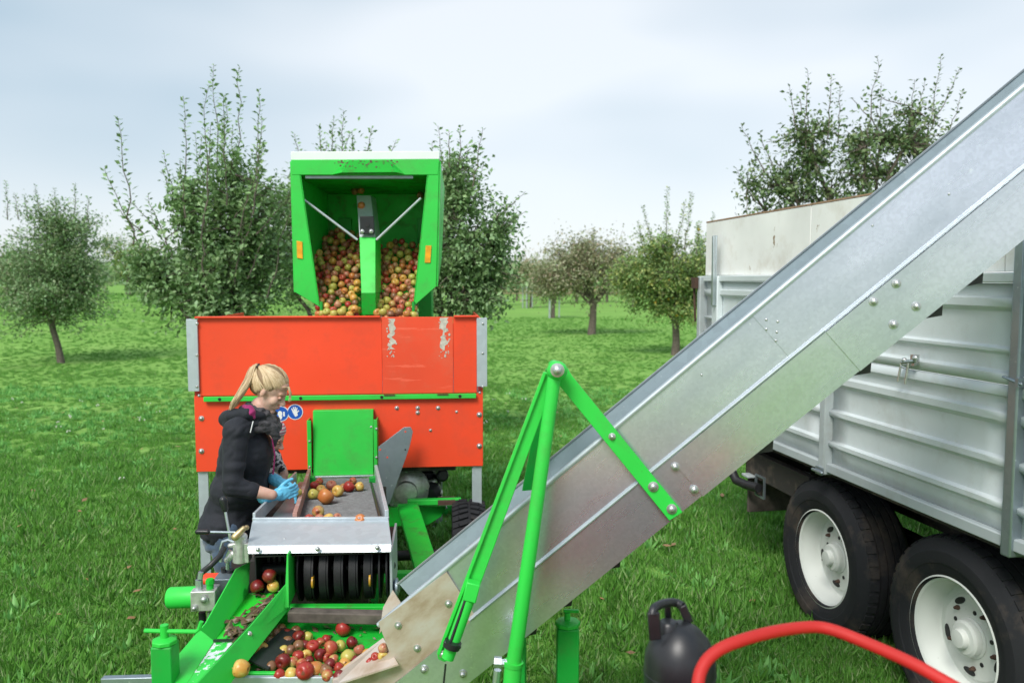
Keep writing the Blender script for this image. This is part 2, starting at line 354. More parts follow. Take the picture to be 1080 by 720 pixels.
def gn_scatter(name, X, Y, S, coll, label, smin=.7):
    me = bpy.data.meshes.new(name); Z = gz(X, Y)
    me.vertices.add(len(X)); me.vertices.foreach_set('co', np.stack([X, Y, Z], 1).astype(np.float32).ravel())
    at = me.attributes.new('sc', 'FLOAT', 'POINT'); at.data.foreach_set('value', S.astype(np.float32))
    o = bpy.data.objects.new(name, me); COL.objects.link(o)
    ng = bpy.data.node_groups.new(name, 'GeometryNodeTree')
    ng.interface.new_socket('Geometry', in_out='INPUT', socket_type='NodeSocketGeometry'); ng.interface.new_socket('Geometry', in_out='OUTPUT', socket_type='NodeSocketGeometry')
    gi = ng.nodes.new('NodeGroupInput'); go = ng.nodes.new('NodeGroupOutput')
    ip = ng.nodes.new('GeometryNodeInstanceOnPoints'); ci = ng.nodes.new('GeometryNodeCollectionInfo'); ci.inputs[0].default_value = coll
    ci.inputs['Separate Children'].default_value = True; ci.inputs['Reset Children'].default_value = True
    ip.inputs['Pick Instance'].default_value = True
    rv = ng.nodes.new('FunctionNodeRandomValue'); rv.data_type = 'FLOAT_VECTOR'; rv.inputs[0].default_value = (-.12, -.12, 0); rv.inputs[1].default_value = (.12, .12, 6.28)
    na = ng.nodes.new('GeometryNodeInputNamedAttribute'); na.data_type = 'FLOAT'; na.inputs[0].default_value = 'sc'
    L = ng.links.new; L(gi.outputs[0], ip.inputs['Points']); L(ci.outputs[0], ip.inputs['Instance']); L(rv.outputs[0], ip.inputs['Rotation']); L(na.outputs[0], ip.inputs['Scale']); L(ip.outputs[0], go.inputs[0])
    md = o.modifiers.new('scatter', 'NODES'); md.node_group = ng
    o['kind'] = 'stuff'; o['label'] = label; o['category'] = 'grass'
    return o
def field(y0, y1, dens, margin=3.5, fall=None):
    w_ = .74*y1+margin; n = int(dens*(y1-y0)*2*w_); yy = y0+npr.rand(n)*(y1-y0); xx = (npr.rand(n)*2-1)*w_
    k = np.abs(xx) < .74*yy+margin
    if fall: k &= npr.rand(n) < (fall[0]/yy)**fall[1]
    return xx[k], yy[k]
gxs, gys, gss = [], [], []
X, Y = field(2.6, 48, 170, 3.5, (5.5, 1.2)); gxs.append(X); gys.append(Y)
X, Y = np.concatenate(gxs), np.concatenate(gys)
cl = np.array([noise.noise(Vector((x*.9, y*.9, 3.1)))+.7*noise.noise(Vector((x*.25, y*.4, 1.1))) for x, y in zip(X, Y)])
gxs, gys, gss = [X], [Y], [(.72+.3*npr.rand(len(X))+.6*np.clip(cl+.1, -.2, .8))*(1.06-.58*sstep(4.5, 17, Y))]
gn_scatter('grass', np.concatenate(gxs), np.concatenate(gys), np.concatenate(gss), tc_, 'short green meadow grass covering the orchard floor')
X, Y = field(2.8, 16, 22); cl = np.array([noise.noise(Vector((x*.7, y*.7, 9.1))) for x, y in zip(X, Y)]); k = cl > -.12
gn_scatter('meadow_weeds', X[k], Y[k], .7+.7*npr.rand(k.sum()), wc_, 'broad leaved weeds growing among the short grass')
X, Y = field(5, 15, 3.0); cl = np.array([noise.noise(Vector((x*.35, y*.5, 5.5))) for x, y in zip(X, Y)]); k = cl > .14
gn_scatter('clover_flowers', X[k], Y[k], .8+.5*npr.rand(k.sum()), fc_, 'small white clover flowers scattered in the grass')

# ------------------------------------------------------------------ trees
def tube_np(segs, n=5):
    """segs: list of (pts, radii)"""
    b = B()
    for p, r in segs: b.tube(p, list(r), n, False)
    return b
def tree(name, label, base, trunk_h, trunk_r, crown, n_lim, n_sub, n_leaf, leafL, mat, shoots=(), spread=.13, lean=(0, 0), seed=0, fruit=0, bare=0, cat='tree', fine=14, gap=-.08):
    """crown: list of (x, y, z, rx, ry, rz, weight), measured from the base; shoots: (x, y, z, length, leanx)"""
    rs = np.random.RandomState(seed+100); rr = random.Random(seed)
    base = Vector(base); root = thing(name, label, cat, Matrix.Translation(base), group='apple trees standing in the orchard')
    cw = np.array([c[6] for c in crown], float); cw /= cw.sum()
    segs = []; nodes = []
    top = Vector((lean[0], lean[1], trunk_h))
    tp = [Vector((0, 0, -.15)), Vector((0, 0, .05)), Vector((lean[0]*.4+.02, lean[1]*.4, trunk_h*.45)), Vector((lean[0]*.8, lean[1]*.8, trunk_h*.8)), top]
    segs.append((tp, [trunk_r*1.5, trunk_r*1.15, trunk_r*.95, trunk_r*.9, trunk_r*.95])); 
    def pick(shell):
        c = crown[rs.choice(len(crown), p=cw)]; d = rs.randn(3); d /= np.linalg.norm(d); q = d*(rs.rand()**shell)*(1+.22*rs.randn()*(shell < .5))
        return Vector((c[0]+q[0]*c[3], c[1]+q[1]*c[4], c[2]+q[2]*c[5]))
    def path(a, t, up, m=7, wob=.06):
        L = (t-a).length; c = a.lerp(t, .45)+Vector((0, 0, up*L)); out_ = []
        for i in range(m):
            s = i/(m-1); p = a*(1-s)**2+c*2*s*(1-s)+t*s*s
            if 0 < i < m-1: p += Vector(rs.randn(3))*wob*L*.35
            out_.append(p)
        return out_
    for i in range(n_lim):
        t = pick(.7); p = path(top-Vector((0, 0, rr.random()*trunk_h*.15)), t, .10, 8, .05)
        segs.append((p, np.linspace(trunk_r*.42, trunk_r*.10, 8))); nodes += [(q, trunk_r*(.5-.36*j/7)) for j, q in enumerate(p) if j > 1]
    subs = []
    NP = np.array([list(q[0]) for q in nodes])
    for i in range(n_sub):
        t = pick(.42); dd = np.linalg.norm(NP-np.array(t), axis=1) + rs.rand(len(NP))*.25; j = int(dd.argmin()); a, ra = nodes[j]
        p = path(a, t, .12 if t.z > a.z else .05, 6, .08); ra = min(ra, .022*trunk_h+.008)
        segs.append((p, np.linspace(ra*.5, .003+.0006*fine/10, 6))); subs.append(p)
    C = []; D = []
    for i in range(int(n_leaf)):
        p = subs[rs.randint(len(subs))]; s = 1-rs.rand()**1.4*.78; x = s*(len(p)-1); k = min(int(x), len(p)-2); q = p[k].lerp(p[k+1], x-k)
        C.append([q.x, q.y, q.z]); d = p[k+1]-p[k]; D.append([d.x, d.y, d.z])
    C = np.array(C).reshape(-1, 3) + rs.randn(len(C), 3)*spread*np.array([1, 1, .85]); D = np.array(D).reshape(-1, 3); D /= np.linalg.norm(D, axis=1, keepdims=True)+1e-9
    D = D*.5+rs.randn(len(D), 3)*.75+np.array([0, 0, -.12])
    gs = 2.6/max(.35, spread*2.6)                     # open gaps between clumps
    dn = np.array([noise.noise(Vector((c[0]*gs+seed*7.3, c[1]*gs, c[2]*gs))) for c in C.tolist()])
    kp = dn > gap+.12*rs.randn(len(C)); C = C[kp]; D = D[kp]
    for (sx_, sy_, sz_, L, lx) in shoots:
        a = Vector((sx_, sy_, sz_)); t = a+Vector((lx, rr.uniform(-.1, .1), L)); p = path(a, t, -.04, 9, .035)
        segs.append((p, np.linspace(.009*fine/10, .0025, 9)))
        m = int(L*fine*3.4); cc = []; d2 = []
        for k in range(m):
            s = (k+.5)/m; x = s*8; j = min(int(x), 7); q = p[j].lerp(p[j+1], x-j); az = k*2.4+rr.random()
            w_ = .006+.05*leafL/.085*(1-s)*rr.random()**1.6*(1.6 if L > .6 else 1); cc.append([q.x+math.cos(az)*w_, q.y+math.sin(az)*w_, q.z]); el = rr.uniform(.1, .9); d2.append([math.cos(az), math.sin(az), el])
        C = np.concatenate([C, np.array(cc)]); D = np.concatenate([D, np.array(d2)])
    D /= np.linalg.norm(D, axis=1, keepdims=True)
    Nn = rs.randn(len(C), 3)*.6+np.array([0, 0, 1.0]); Nn += D*.2
    L = leafL*(.55+.7*rs.rand(len(C)))
    V, T = quads(C, D, Nn, L, L*.56, .09)
    o = bpy.data.objects.new('crown', npmesh('crown', V, T, mat)); COL.objects.link(o); o.parent = root
    tk = obj('trunk', tube_np(segs, 6), M['branchbark'], root, smooth=70)
    if fruit:
        b = B(); fr = rs.choice(len(C), fruit, replace=False)
        for i in fr: b.ell(C[i]+np.array([0, 0, -.05]), .04, None, 8, 6)
        obj('fruit', b, M['tree_fruit'], root, kind='stuff')
    return root
M['tree_fruit'] = plain('ripe_yellow_apple_skin', (.62, .42, .05), .4, 0, .3, 5, 0)
def at(px, py, Y, zoff=0):
    p = P(px, py, Y); return p
def tbase(px, Y):
    x = (px-540)/F_PX*Y; return (x, Y, gzf(x, Y)-.02)
def cr_(base, Y, px, py, rpx, rpy, w=1, dy=0, ry=None):   # crown lobe whose outline shows rpx by rpy pixels
    p = P(px, py, Y+dy); s = Y/F_PX
    return (p.x-base[0], dy, p.z-base[2], rpx*s, (ry or rpx*s*.9), rpy*s, w)
def sh_(base, Y, px, py, lpx, leanpx=0, dy=0):
    p = P(px, py, Y); s = Y/F_PX; return (p.x-base[0], dy, p.z-base[2], lpx*s, leanpx*s)

# left background tree with the leaning trunk
b = tbase(62, 20.2)
tree('apple_tree', 'round grey-green apple tree with thin bare trunk, leftmost in the photo', b, 1.05, .08,
     [cr_(b, 20.2, 55, 278, 64, 52, 3), cr_(b, 20.2, 88, 302, 34, 42, 1.4), cr_(b, 20.2, 15, 304, 36, 44, 1.4), cr_(b, 20.2, 60, 238, 42, 28, 1), cr_(b, 20.2, 55, 325, 46, 20, .8)],
     8, 420, 42000, .082, M['leaf_mid'], [sh_(b, 20.2, x, 232, l, rnd.uniform(-4, 4)) for x, l in ((8, 40), (30, 26), (42, 36), (60, 34), (78, 38), (92, 24), (20, 28))], .13, (-.2, 0), 1, fine=16, gap=-.22)
b = tbase(199, 33)
tree('apple_tree', 'farther apple tree whose trunk shows just left of the hopper', b, 1.5, .19,
     [cr_(b, 33, 205, 290, 44, 36, 3), cr_(b, 33, 230, 270, 40, 40, 2)], 7, 160, 12000, .12, M['leaf_mid'], (), .2, (0, 0), 41, fine=20)
# small distant tree between the two left trees
b = tbase(137, 45)
tree('apple_tree', 'small distant apple tree standing between the leftmost tree and the tall-shooted one', b, 1.7, .17,
     [cr_(b, 45, 138, 272, 24, 24, 3), cr_(b, 45, 118, 262, 20, 20, 1), cr_(b, 45, 158, 268, 20, 22, 1)], 6, 120, 7000, .14, M['leaf_yellow'], (), .25, (0, 0), 2, fine=30)
# big near tree with the tall water shoots, left of the bucket
b = tbase(243, 11.2)
r3 = random.Random(77); S2 = [(212, 210, 150, 0), (238, 200, 138, 2), (190, 220, 120, -2), (268, 215, 118, 6), (252, 220, 105, 2), (165, 260, 125, -14), (150, 270, 90, -34), (282, 230, 95, 10)]
for k in range(34):
    fx = r3.uniform(-1, 1); x0 = 228+fx*58; tip = 232+fx*92; top_ = 95+abs(fx)**1.4*120+r3.uniform(0, 70) if fx < .2 else 110+fx*70+r3.uniform(0, 70); y0 = r3.uniform(230, 315); S2.append((x0, y0, max(30, y0-top_), tip-x0))
tree('apple_tree', 'tall dense apple tree with long upright leafy shoots, left of the green bucket', b, .95, .12,
     [cr_(b, 11.2, 218, 295, 58, 42, 3), cr_(b, 11.2, 165, 290, 26, 34, .8), cr_(b, 11.2, 205, 225, 26, 36, .7), cr_(b, 11.2, 245, 190, 26, 36, .5), cr_(b, 11.2, 268, 285, 46, 60, 2.6, .5), cr_(b, 11.2, 228, 240, 44, 50, 1.4), cr_(b, 11.2, 285, 225, 24, 46, .6), cr_(b, 11.2, 235, 325, 60, 18, .7)],
     8, 520, 33000, .085, M['leaf_near'], [sh_(b, 11.2, x, y, l, k, rnd.uniform(-.7, .7)) for x, y, l, k in S2], .11, (0, 0), 3, fine=13)
# tree behind the bucket
b = tbase(345, 13.5)
tree('apple_tree', 'apple tree behind the green bucket, only its top and sides showing', b, 1.0, .13,
     [cr_(b, 13.5, 335, 245, 50, 85, 3), cr_(b, 13.5, 385, 215, 36, 52, 1.2), cr_(b, 13.5, 300, 250, 36, 70, 1.6)],
     8, 360, 24000, .085, M['leaf_near'], [sh_(b, 13.5, x, 175, l, k, 0) for x, l, k in ((318, 34, -8), (340, 42, -4), (360, 58, 2), (385, 40, 8), (405, 26, 14), (372, 36, 0), (350, 50, 3))], .12, (0, 0), 4)
# tree right of the bucket
b = tbase(478, 10.6)
S5 = [(470, 200, 70, -10), (484, 190, 55, 3), (500, 200, 60, 10), (520, 232, 28, 34), (495, 230, 60, 14), (462, 205, 58, -8), (476, 180, 36, 0), (510, 250, 26, 44)]
tree('apple_tree', 'broad dark apple tree standing directly right of the green bucket', b, .85, .12,
     [cr_(b, 10.6, 478, 268, 50, 62, 3), cr_(b, 10.6, 508, 285, 40, 42, 2.0), cr_(b, 10.6, 520, 235, 26, 26, .5), cr_(b, 10.6, 485, 205, 32, 48, 1.2), cr_(b, 10.6, 495, 318, 44, 16, .8), cr_(b, 10.6, 440, 280, 34, 50, 1.2), cr_(b, 10.6, 420, 300, 50, 28, .8)],
     8, 560, 34000, .074, M['leaf_near'], [sh_(b, 10.6, x, y, l, k, rnd.uniform(-.4, .4)) for x, y, l, k in S5], .10, (0, 0), 5, fine=13)
# middle distance: thin browning tree
b = tbase(624, 31.5)
tree('apple_tree', 'thin browning apple tree with a straight trunk in the middle distance', b, 1.35, .16,
     [cr_(b, 31.5, 612, 285, 48, 34, 3), cr_(b, 31.5, 622, 268, 24, 22, 1.2), cr_(b, 31.5, 654, 280, 26, 30, 1.2), cr_(b, 31.5, 582, 298, 28, 22, 1.2)],
     9, 460, 21000, .12, M['leaf_brown'], [sh_(b, 31.5, 624, 268, 28, 2)], .24, (.08, 0), 6, fine=24, gap=-.3)
# yellow-fruited tree to its right
b = tbase(713, 23.5)
S7 = [(690, 262, 44, -14), (702, 258, 60, 2), (714, 262, 50, 8), (680, 268, 34, -8), (722, 262, 58, 6), (734, 270, 34, 4)]
tree('apple_tree', 'leafy apple tree dotted with yellow fruit, beside the trailer end', b, 1.0, .12,
     [cr_(b, 23.5, 698, 290, 50, 40, 3), cr_(b, 23.5, 672, 308, 30, 28, 1.4), cr_(b, 23.5, 715, 325, 36, 16, .7), cr_(b, 23.5, 740, 300, 38, 40, 2.2), cr_(b, 23.5, 655, 290, 24, 22, .8), cr_(b, 23.5, 705, 262, 18, 22, .5)],
     8, 420, 34000, .10, M['leaf_yellow'], [sh_(b, 23.5, x, y, l, k) for x, y, l, k in S7], .13, (0, 0), 7, fruit=46, fine=18, gap=-.22)
b = tbase(765, 27)
tree('apple_tree', 'apple tree half hidden behind the far end of the trailer', b, 1.1, .13,
     [cr_(b, 27, 752, 290, 32, 36, 2), cr_(b, 27, 790, 290, 30, 36, 2), cr_(b, 27, 745, 268, 16, 24, .6)], 7, 160, 9000, .10, M['leaf_mid'], [sh_(b, 27, 748, 255, 30, 4), sh_(b, 27, 736, 260, 26, 0)], .15, (0, 0), 8, fine=20)
# tall tree behind the trailer
b = tbase(895, 12.5)
S9 = [(842, 160, 78, 0), (905, 150, 80, 4), (985, 150, 92, 12), (866, 150, 66, 4), (885, 150, 60, 2), (925, 150, 60, 2), (950, 150, 60, 4), (968, 140, 56, 12), (800, 185, 50, -24), (1000, 150, 56, 22), (790, 215, 34, -22), (815, 180, 40, -14), (835, 140, 44, -8), (975, 140, 64, 30)]
tree('apple_tree', 'tall dark apple tree with ragged top rising behind the trailer', b, 1.0, .15,
     [cr_(b, 12.5, 842, 180, 36, 62, 2.2), cr_(b, 12.5, 900, 172, 34, 58, 1.8), cr_(b, 12.5, 958, 155, 38, 52, 2), cr_(b, 12.5, 800, 205, 26, 30, .5), cr_(b, 12.5, 905, 240, 80, 60, 2), cr_(b, 12.5, 1000, 200, 60, 60, 1.6)],
     9, 560, 21000, .082, M['leaf_dark'], [sh_(b, 12.5, x, y, l, k, rnd.uniform(-.4, .4)) for x, y, l, k in S9], .10, (0, 0), 9, fine=12)
# row farther back
far = [(560, 62, 40, 40), (583, 47, 20, 26), (585, 75, 34, 42), (608, 80, 36, 46), (545, 84, 26, 36), (640, 78, 34, 44), (668, 66, 26, 40), (690, 84, 30, 48), (528, 70, 30, 36), (10, 40, 44, 48), (-20, 34, 44, 56)]
flab = ['grey-green orchard tree behind two small staked trees', 'young staked apple tree with wooden guard posts, nearer of the two', 'rounded far tree left of the browning tree', 'pale far tree directly behind the browning tree',
        'low far tree at the right foot of the dark tree', 'far tree right of the browning tree', 'far tree between the browning and fruited trees', 'far tree behind the yellow-fruited tree', 'far tree partly hidden by the dark tree',
        'far tree behind the leftmost apple tree', 'far tree at the left edge behind the leftmost apple tree']
for i, ((px, Y, wd, ht), lb) in enumerate(zip(far, flab)):
    b = tbase(px, Y); hp = ht
    cy = 262+10*(i % 3) if Y > 50 else 282
    s_ = Y/F_PX
    mat = M['leaf_mid'] if i % 2 else M['leaf_brown']
    t = tree('apple_tree', lb, b, 1.5, .13, [cr_(b, Y, px, 318-hp*.75, wd*.6, hp*.45, 3), cr_(b, Y, px+wd*.25, 318-hp*.6, wd*.4, hp*.35, 1)], 6, 90, 4200, .0026*Y+.06, mat, (), .006*Y, (0, 0), 20+i, fine=30)
    if i == 1:
        for k in range(3):
            a = k*2.1; bb = B(); bb.cap((math.cos(a)*.38, math.sin(a)*.38, 0), .04, (math.cos(a)*.38, math.sin(a)*.38, 1.5), .04, 8); obj('guard_post', bb, M['frost'], t)
b = tbase(556, 61); t = tree('apple_tree', 'tiny staked sapling in the far grass, left of the other staked tree', b, 1.5, .06, [cr_(b, 61, 556, 300, 7, 8, 1)], 4, 20, 500, .16, M['leaf_mid'], (), .2, (0, 0), 60, fine=30)
for k in range(3):
    a = k*2.1+.4; bb = B(); bb.cap((math.cos(a)*.42, math.sin(a)*.42, 0), .045, (math.cos(a)*.42, math.sin(a)*.42, 1.6), .045, 8); obj('guard_post', bb, M['frost'], t)
# far treeline
n = 26000; xx = npr.uniform(-150, 170, n); yy = npr.uniform(118, 150, n)
ht = np.array([3.6+3.0*noise.noise(Vector((x*.06, y*.05, 1.3)))+1.6*noise.noise(Vector((x*.25, 7, 1))) for x, y in zip(xx, yy)])
zz = npr.rand(n)**.7*np.maximum(ht, 1)+gz(xx, yy)
C = np.stack([xx, yy, zz], 1); D = npr.randn(n, 3); D /= np.linalg.norm(D, axis=1, keepdims=True)
V, T = quads(C, D, npr.randn(n, 3)+np.array([0, 0, .6]), .6+.5*npr.rand(n), .5+.3*npr.rand(n))
o = bpy.data.objects.new('far_woodland', npmesh('far_woodland', V, T, M['leaf_mid'])); COL.objects.link(o); o['kind'] = 'stuff'; o['label'] = 'low band of distant woodland closing the orchard meadow'
# far rail fence in pale yellowish wood
bf = thing('rail_fence', 'long low pale brown fence across the far edge of the meadow', 'fence', Matrix.Translation((0, 104, 0)))
M['fencewood'] = plain('pale_fence_wood', (.36, .27, .17), .8)
for k in range(26): bb = B(); x = -22+k*2.6; z = gzf(x, 104); bb.box(x-.06, x+.06, -.06, .06, z, z+1.3); obj('fence_post', bb, M['fencewood'], bf)
for k in range(3): bb = B(); bb.box(-22, 43, -.10, -.065, .35+.38*k, .6+.38*k); obj('rail', bb, M['fencewood'], bf)
# ================================================================== tipping trailer
FT = frame((0, 0, 0), R(9.83))
XS = 2.70                                              # side plane in the trailer's frame
tr = thing('tipping_trailer', 'large pale grey two-axle tipping trailer with white board extension, on the right', 'trailer', FT)
def sidey(px): return hit(px, 400, FT, 0, XS).y
Y_FAR, Y_P1, Y_P2, Y_NEAR = sidey(740), sidey(877), sidey(1078), .35
ZB, ZT, ZW = 1.05, 2.235, 2.665
prof = [(0, 1.105), (.0, 1.19), (.004, 1.195), (.028, 1.212), (.028, 1.235), (.002, 1.245), (.0, 1.375), (.004, 1.38), (.028, 1.398), (.028, 1.425), (.002, 1.435), (0, 1.565), (.004, 1.57), (.030, 1.592), (.030, 1.625), (.002, 1.636), (0, 1.69), (.003, 1.694), (.03, 1.702), (.03, 1.746)]
prof2 = [(.03, 1.752), (.03, 1.795), (.003, 1.803), (0, 1.81), (0, 1.875), (.022, 1.89), (.022, 1.903), (.002, 1.910), (0, 1.915), (0, 2.06), (.003, 2.066), (.028, 2.085), (.028, 2.12), (.002, 2.13), (0, 2.185)]
def sheet(pr, y0, y1, t=.006):
    b = B(); n = len(pr); v = []
    m = 8
    for j in range(m+1):
        y = y0+(y1-y0)*j/m
        for o_, z in pr: v.append((XS-o_, y, z))
    f = [(j*n+i, j*n+i+1, (j+1)*n+i+1, (j+1)*n+i) for j in range(m) for i in range(n-1)]
    b.add(v, f); return b
posts = [Y_FAR-.05, Y_P1, Y_P2, sidey(1078)-1.45, Y_NEAR]
for k in range(4):
    a_, c_ = posts[k+1]+.03, posts[k]-.03
    for pr, nm in ((prof, 'lower_drop_side'), (prof2, 'upper_drop_side')):
        o = obj('side_panel', sheet(pr, a_, c_), M['side'], tr, smooth=18)
        m = o.modifiers.new('thick', 'SOLIDIFY'); m.thickness = .02; m.offset = 1 if False else -1
    bb = B(); bb.box(XS-.036, XS+.03, a_, c_, 1.048, 1.103); obj('bottom_rail', bb, M['frost'], tr, .006)
    bb = B(); bb.box(XS-.036, XS+.04, a_, c_, 2.187, 2.232); obj('top_rail', bb, M['side'], tr, .006)
def post(y, z0, z1, w_=.06, mat='frost'):
    bb = B(); bb.box(XS-.055, XS+.05, y-w_/2, y+w_/2, z0, z1); return obj('side_post', bb, M[mat], tr, .008)
post(Y_FAR-.03, 1.05, 2.23); post(Y_P1, 1.03, 2.23); post(Y_P2-.01, 1.02, 2.45, .055, 'galv_dark'); post(posts[3], 1.03, 2.23); post(Y_NEAR, 1.03, 2.23)
# short intermediate rib near the far end, with its stake
ys_ = hit(760, 300, FT, 0, XS).y
bb = B(); bb.box(XS-.05, XS, ys_-.05, ys_+.05, 1.11, 2.23); obj('side_rib', bb, M['side'], tr, .008)
bb = B(); bb.box(XS-.062, XS-.05, ys_-.04, ys_+.04, 2.0, 2.545); bb.box(XS-.085, XS-.062, ys_-.04, ys_-.028, 2.0, 2.545); obj('stake', bb, M['galv'], tr, .003)
# white plywood extension
def board(x, y0, y1, along='y'):
    bb = B()
    if along == 'y': bb.box(x-.012, x+.012, y0, y1, 2.236, ZW)
    return bb
for y0, y1 in ((Y_FAR-1.62, Y_FAR-.02), (Y_FAR-3.2, Y_FAR-1.625), (Y_NEAR, Y_FAR-3.205)):
    obj('extension_board', board(XS+.02, y0, y1), M['board'], tr, .003)
bb = B(); bb.box(XS+.035, XS+2.47, Y_FAR-.045, Y_FAR-.02, 2.236, ZW); obj('extension_board', bb, M['board'], tr)
bb = B(); bb.box(XS+2.475, XS+2.50, Y_NEAR, Y_FAR-.02, 2.236, ZW); obj('extension_board', bb, M['board'], tr)
M['edge'] = plain('split_board_edge', (.34, .22, .14), .85)
bb = B(); bb.box(XS+.006, XS+.034, Y_NEAR, Y_FAR-.02, ZW+.001, ZW+.012); obj('board_edge', bb, M['edge'], tr)
# front, back and far walls, floor
bb = B(); bb.box(XS+.05, XS+2.45, Y_FAR-.06, Y_FAR-.02, 1.06, 2.23); obj('headboard', bb, M['side'], tr)
bb = B(); bb.box(XS+.05, XS+2.45, Y_NEAR, Y_NEAR+.04, 1.06, 2.23); obj('tailboard', bb, M['side'], tr)
bb = B(); bb.box(XS+2.45, XS+2.5, Y_NEAR, Y_FAR-.02, 1.06, 2.23); obj('side_panel', bb, M['side'], tr)
bb = B(); bb.box(XS+.05, XS+2.45, Y_NEAR+.05, Y_FAR-.07, 1.0, 1.045); obj('load_floor', bb, M['chassis'], tr)
# corner hinge fittings and rope hooks at the far end
bb = B(); bb.box(XS-.09, XS-.056, Y_FAR-.03, Y_FAR+.04, 2.13, 2.22); bb.cap((XS-.075, Y_FAR+.03, 2.2), .012, (XS-.06, Y_FAR+.10, 2.21), .012, 8); bb.cap((XS-.06, Y_FAR+.05, 2.15), .012, (XS-.05, Y_FAR+.04, 1.86), .009, 8)
obj('corner_latch', bb, M['rust'], tr)
# chassis
bb = B(); bb.box(XS+.62, XS+.74, 1.0, Y_FAR+.1, .70, .92); bb.box(XS+1.75, XS+1.87, 1.0, Y_FAR+.1, .70, .92)
for y in (Y_FAR-.1, Y_FAR-1.1, 4.5, 3.4, 2.2): bb.box(XS+.5, XS+2.0, y-.05, y+.05, .93, .998)
obj('chassis_frame', bb, M['chassis'], tr, .006)
pm = hit(800, 500, FT, 0, XS+.3)
bb = B(); yb = hit(786, 500, FT, 0, XS+.10).y
bb.box(XS+.10, XS+2.3, yb-.07, yb, .74, .90); bb.box(XS+.10, XS+.16, yb-.9, yb-.001, .72, .91); obj('rear_beam', bb, M['chassis'], tr, .006)
bb = B(); bb.box(XS+.08, XS+.6, yb-.10, yb-.075, .44, .715); obj('mud_flap', bb, M['mud'], tr, .006)
bb = B(); bb.box(XS+.04, XS+.62, yb-.16, yb-.06, .72, .737); bb.box(XS+.02, XS+.036, yb+.01, yb+.04, .64, .95); obj('light_bracket', bb, M['frost'], tr, .003)
# square bracket with hose coupling on the beam end
q = hit(796, 513, FT, 0, XS+.05)
bb = B(); bb.box(XS+.085, XS+.10, q.y-.07, q.y-.058, q.z-.08, q.z+.08); bb.box(XS+.085, XS+.1, q.y+.058, q.y+.07, q.z-.08, q.z+.08); bb.box(XS+.085, XS+.1, q.y-.057, q.y+.057, q.z+.068, q.z+.08); bb.box(XS+.085, XS+.1, q.y-.057, q.y+.057, q.z-.08, q.z-.068)
obj('hitch_bracket', bb, M['galv_dark'], tr)
bb = B(); bb.tube([(XS+.06, q.y-.04, q.z), (XS+.03, q.y+.1, q.z-.01), (XS, q.y+.2, q.z), (XS-.02, q.y+.27, q.z+.08)], .034, 10); obj('air_line', bb, M['hose'], tr)
bb = B(); bb.ell((XS-.02, q.y+.28, q.z+.10), .035); obj('coupling_cap', bb, M['red'], tr)
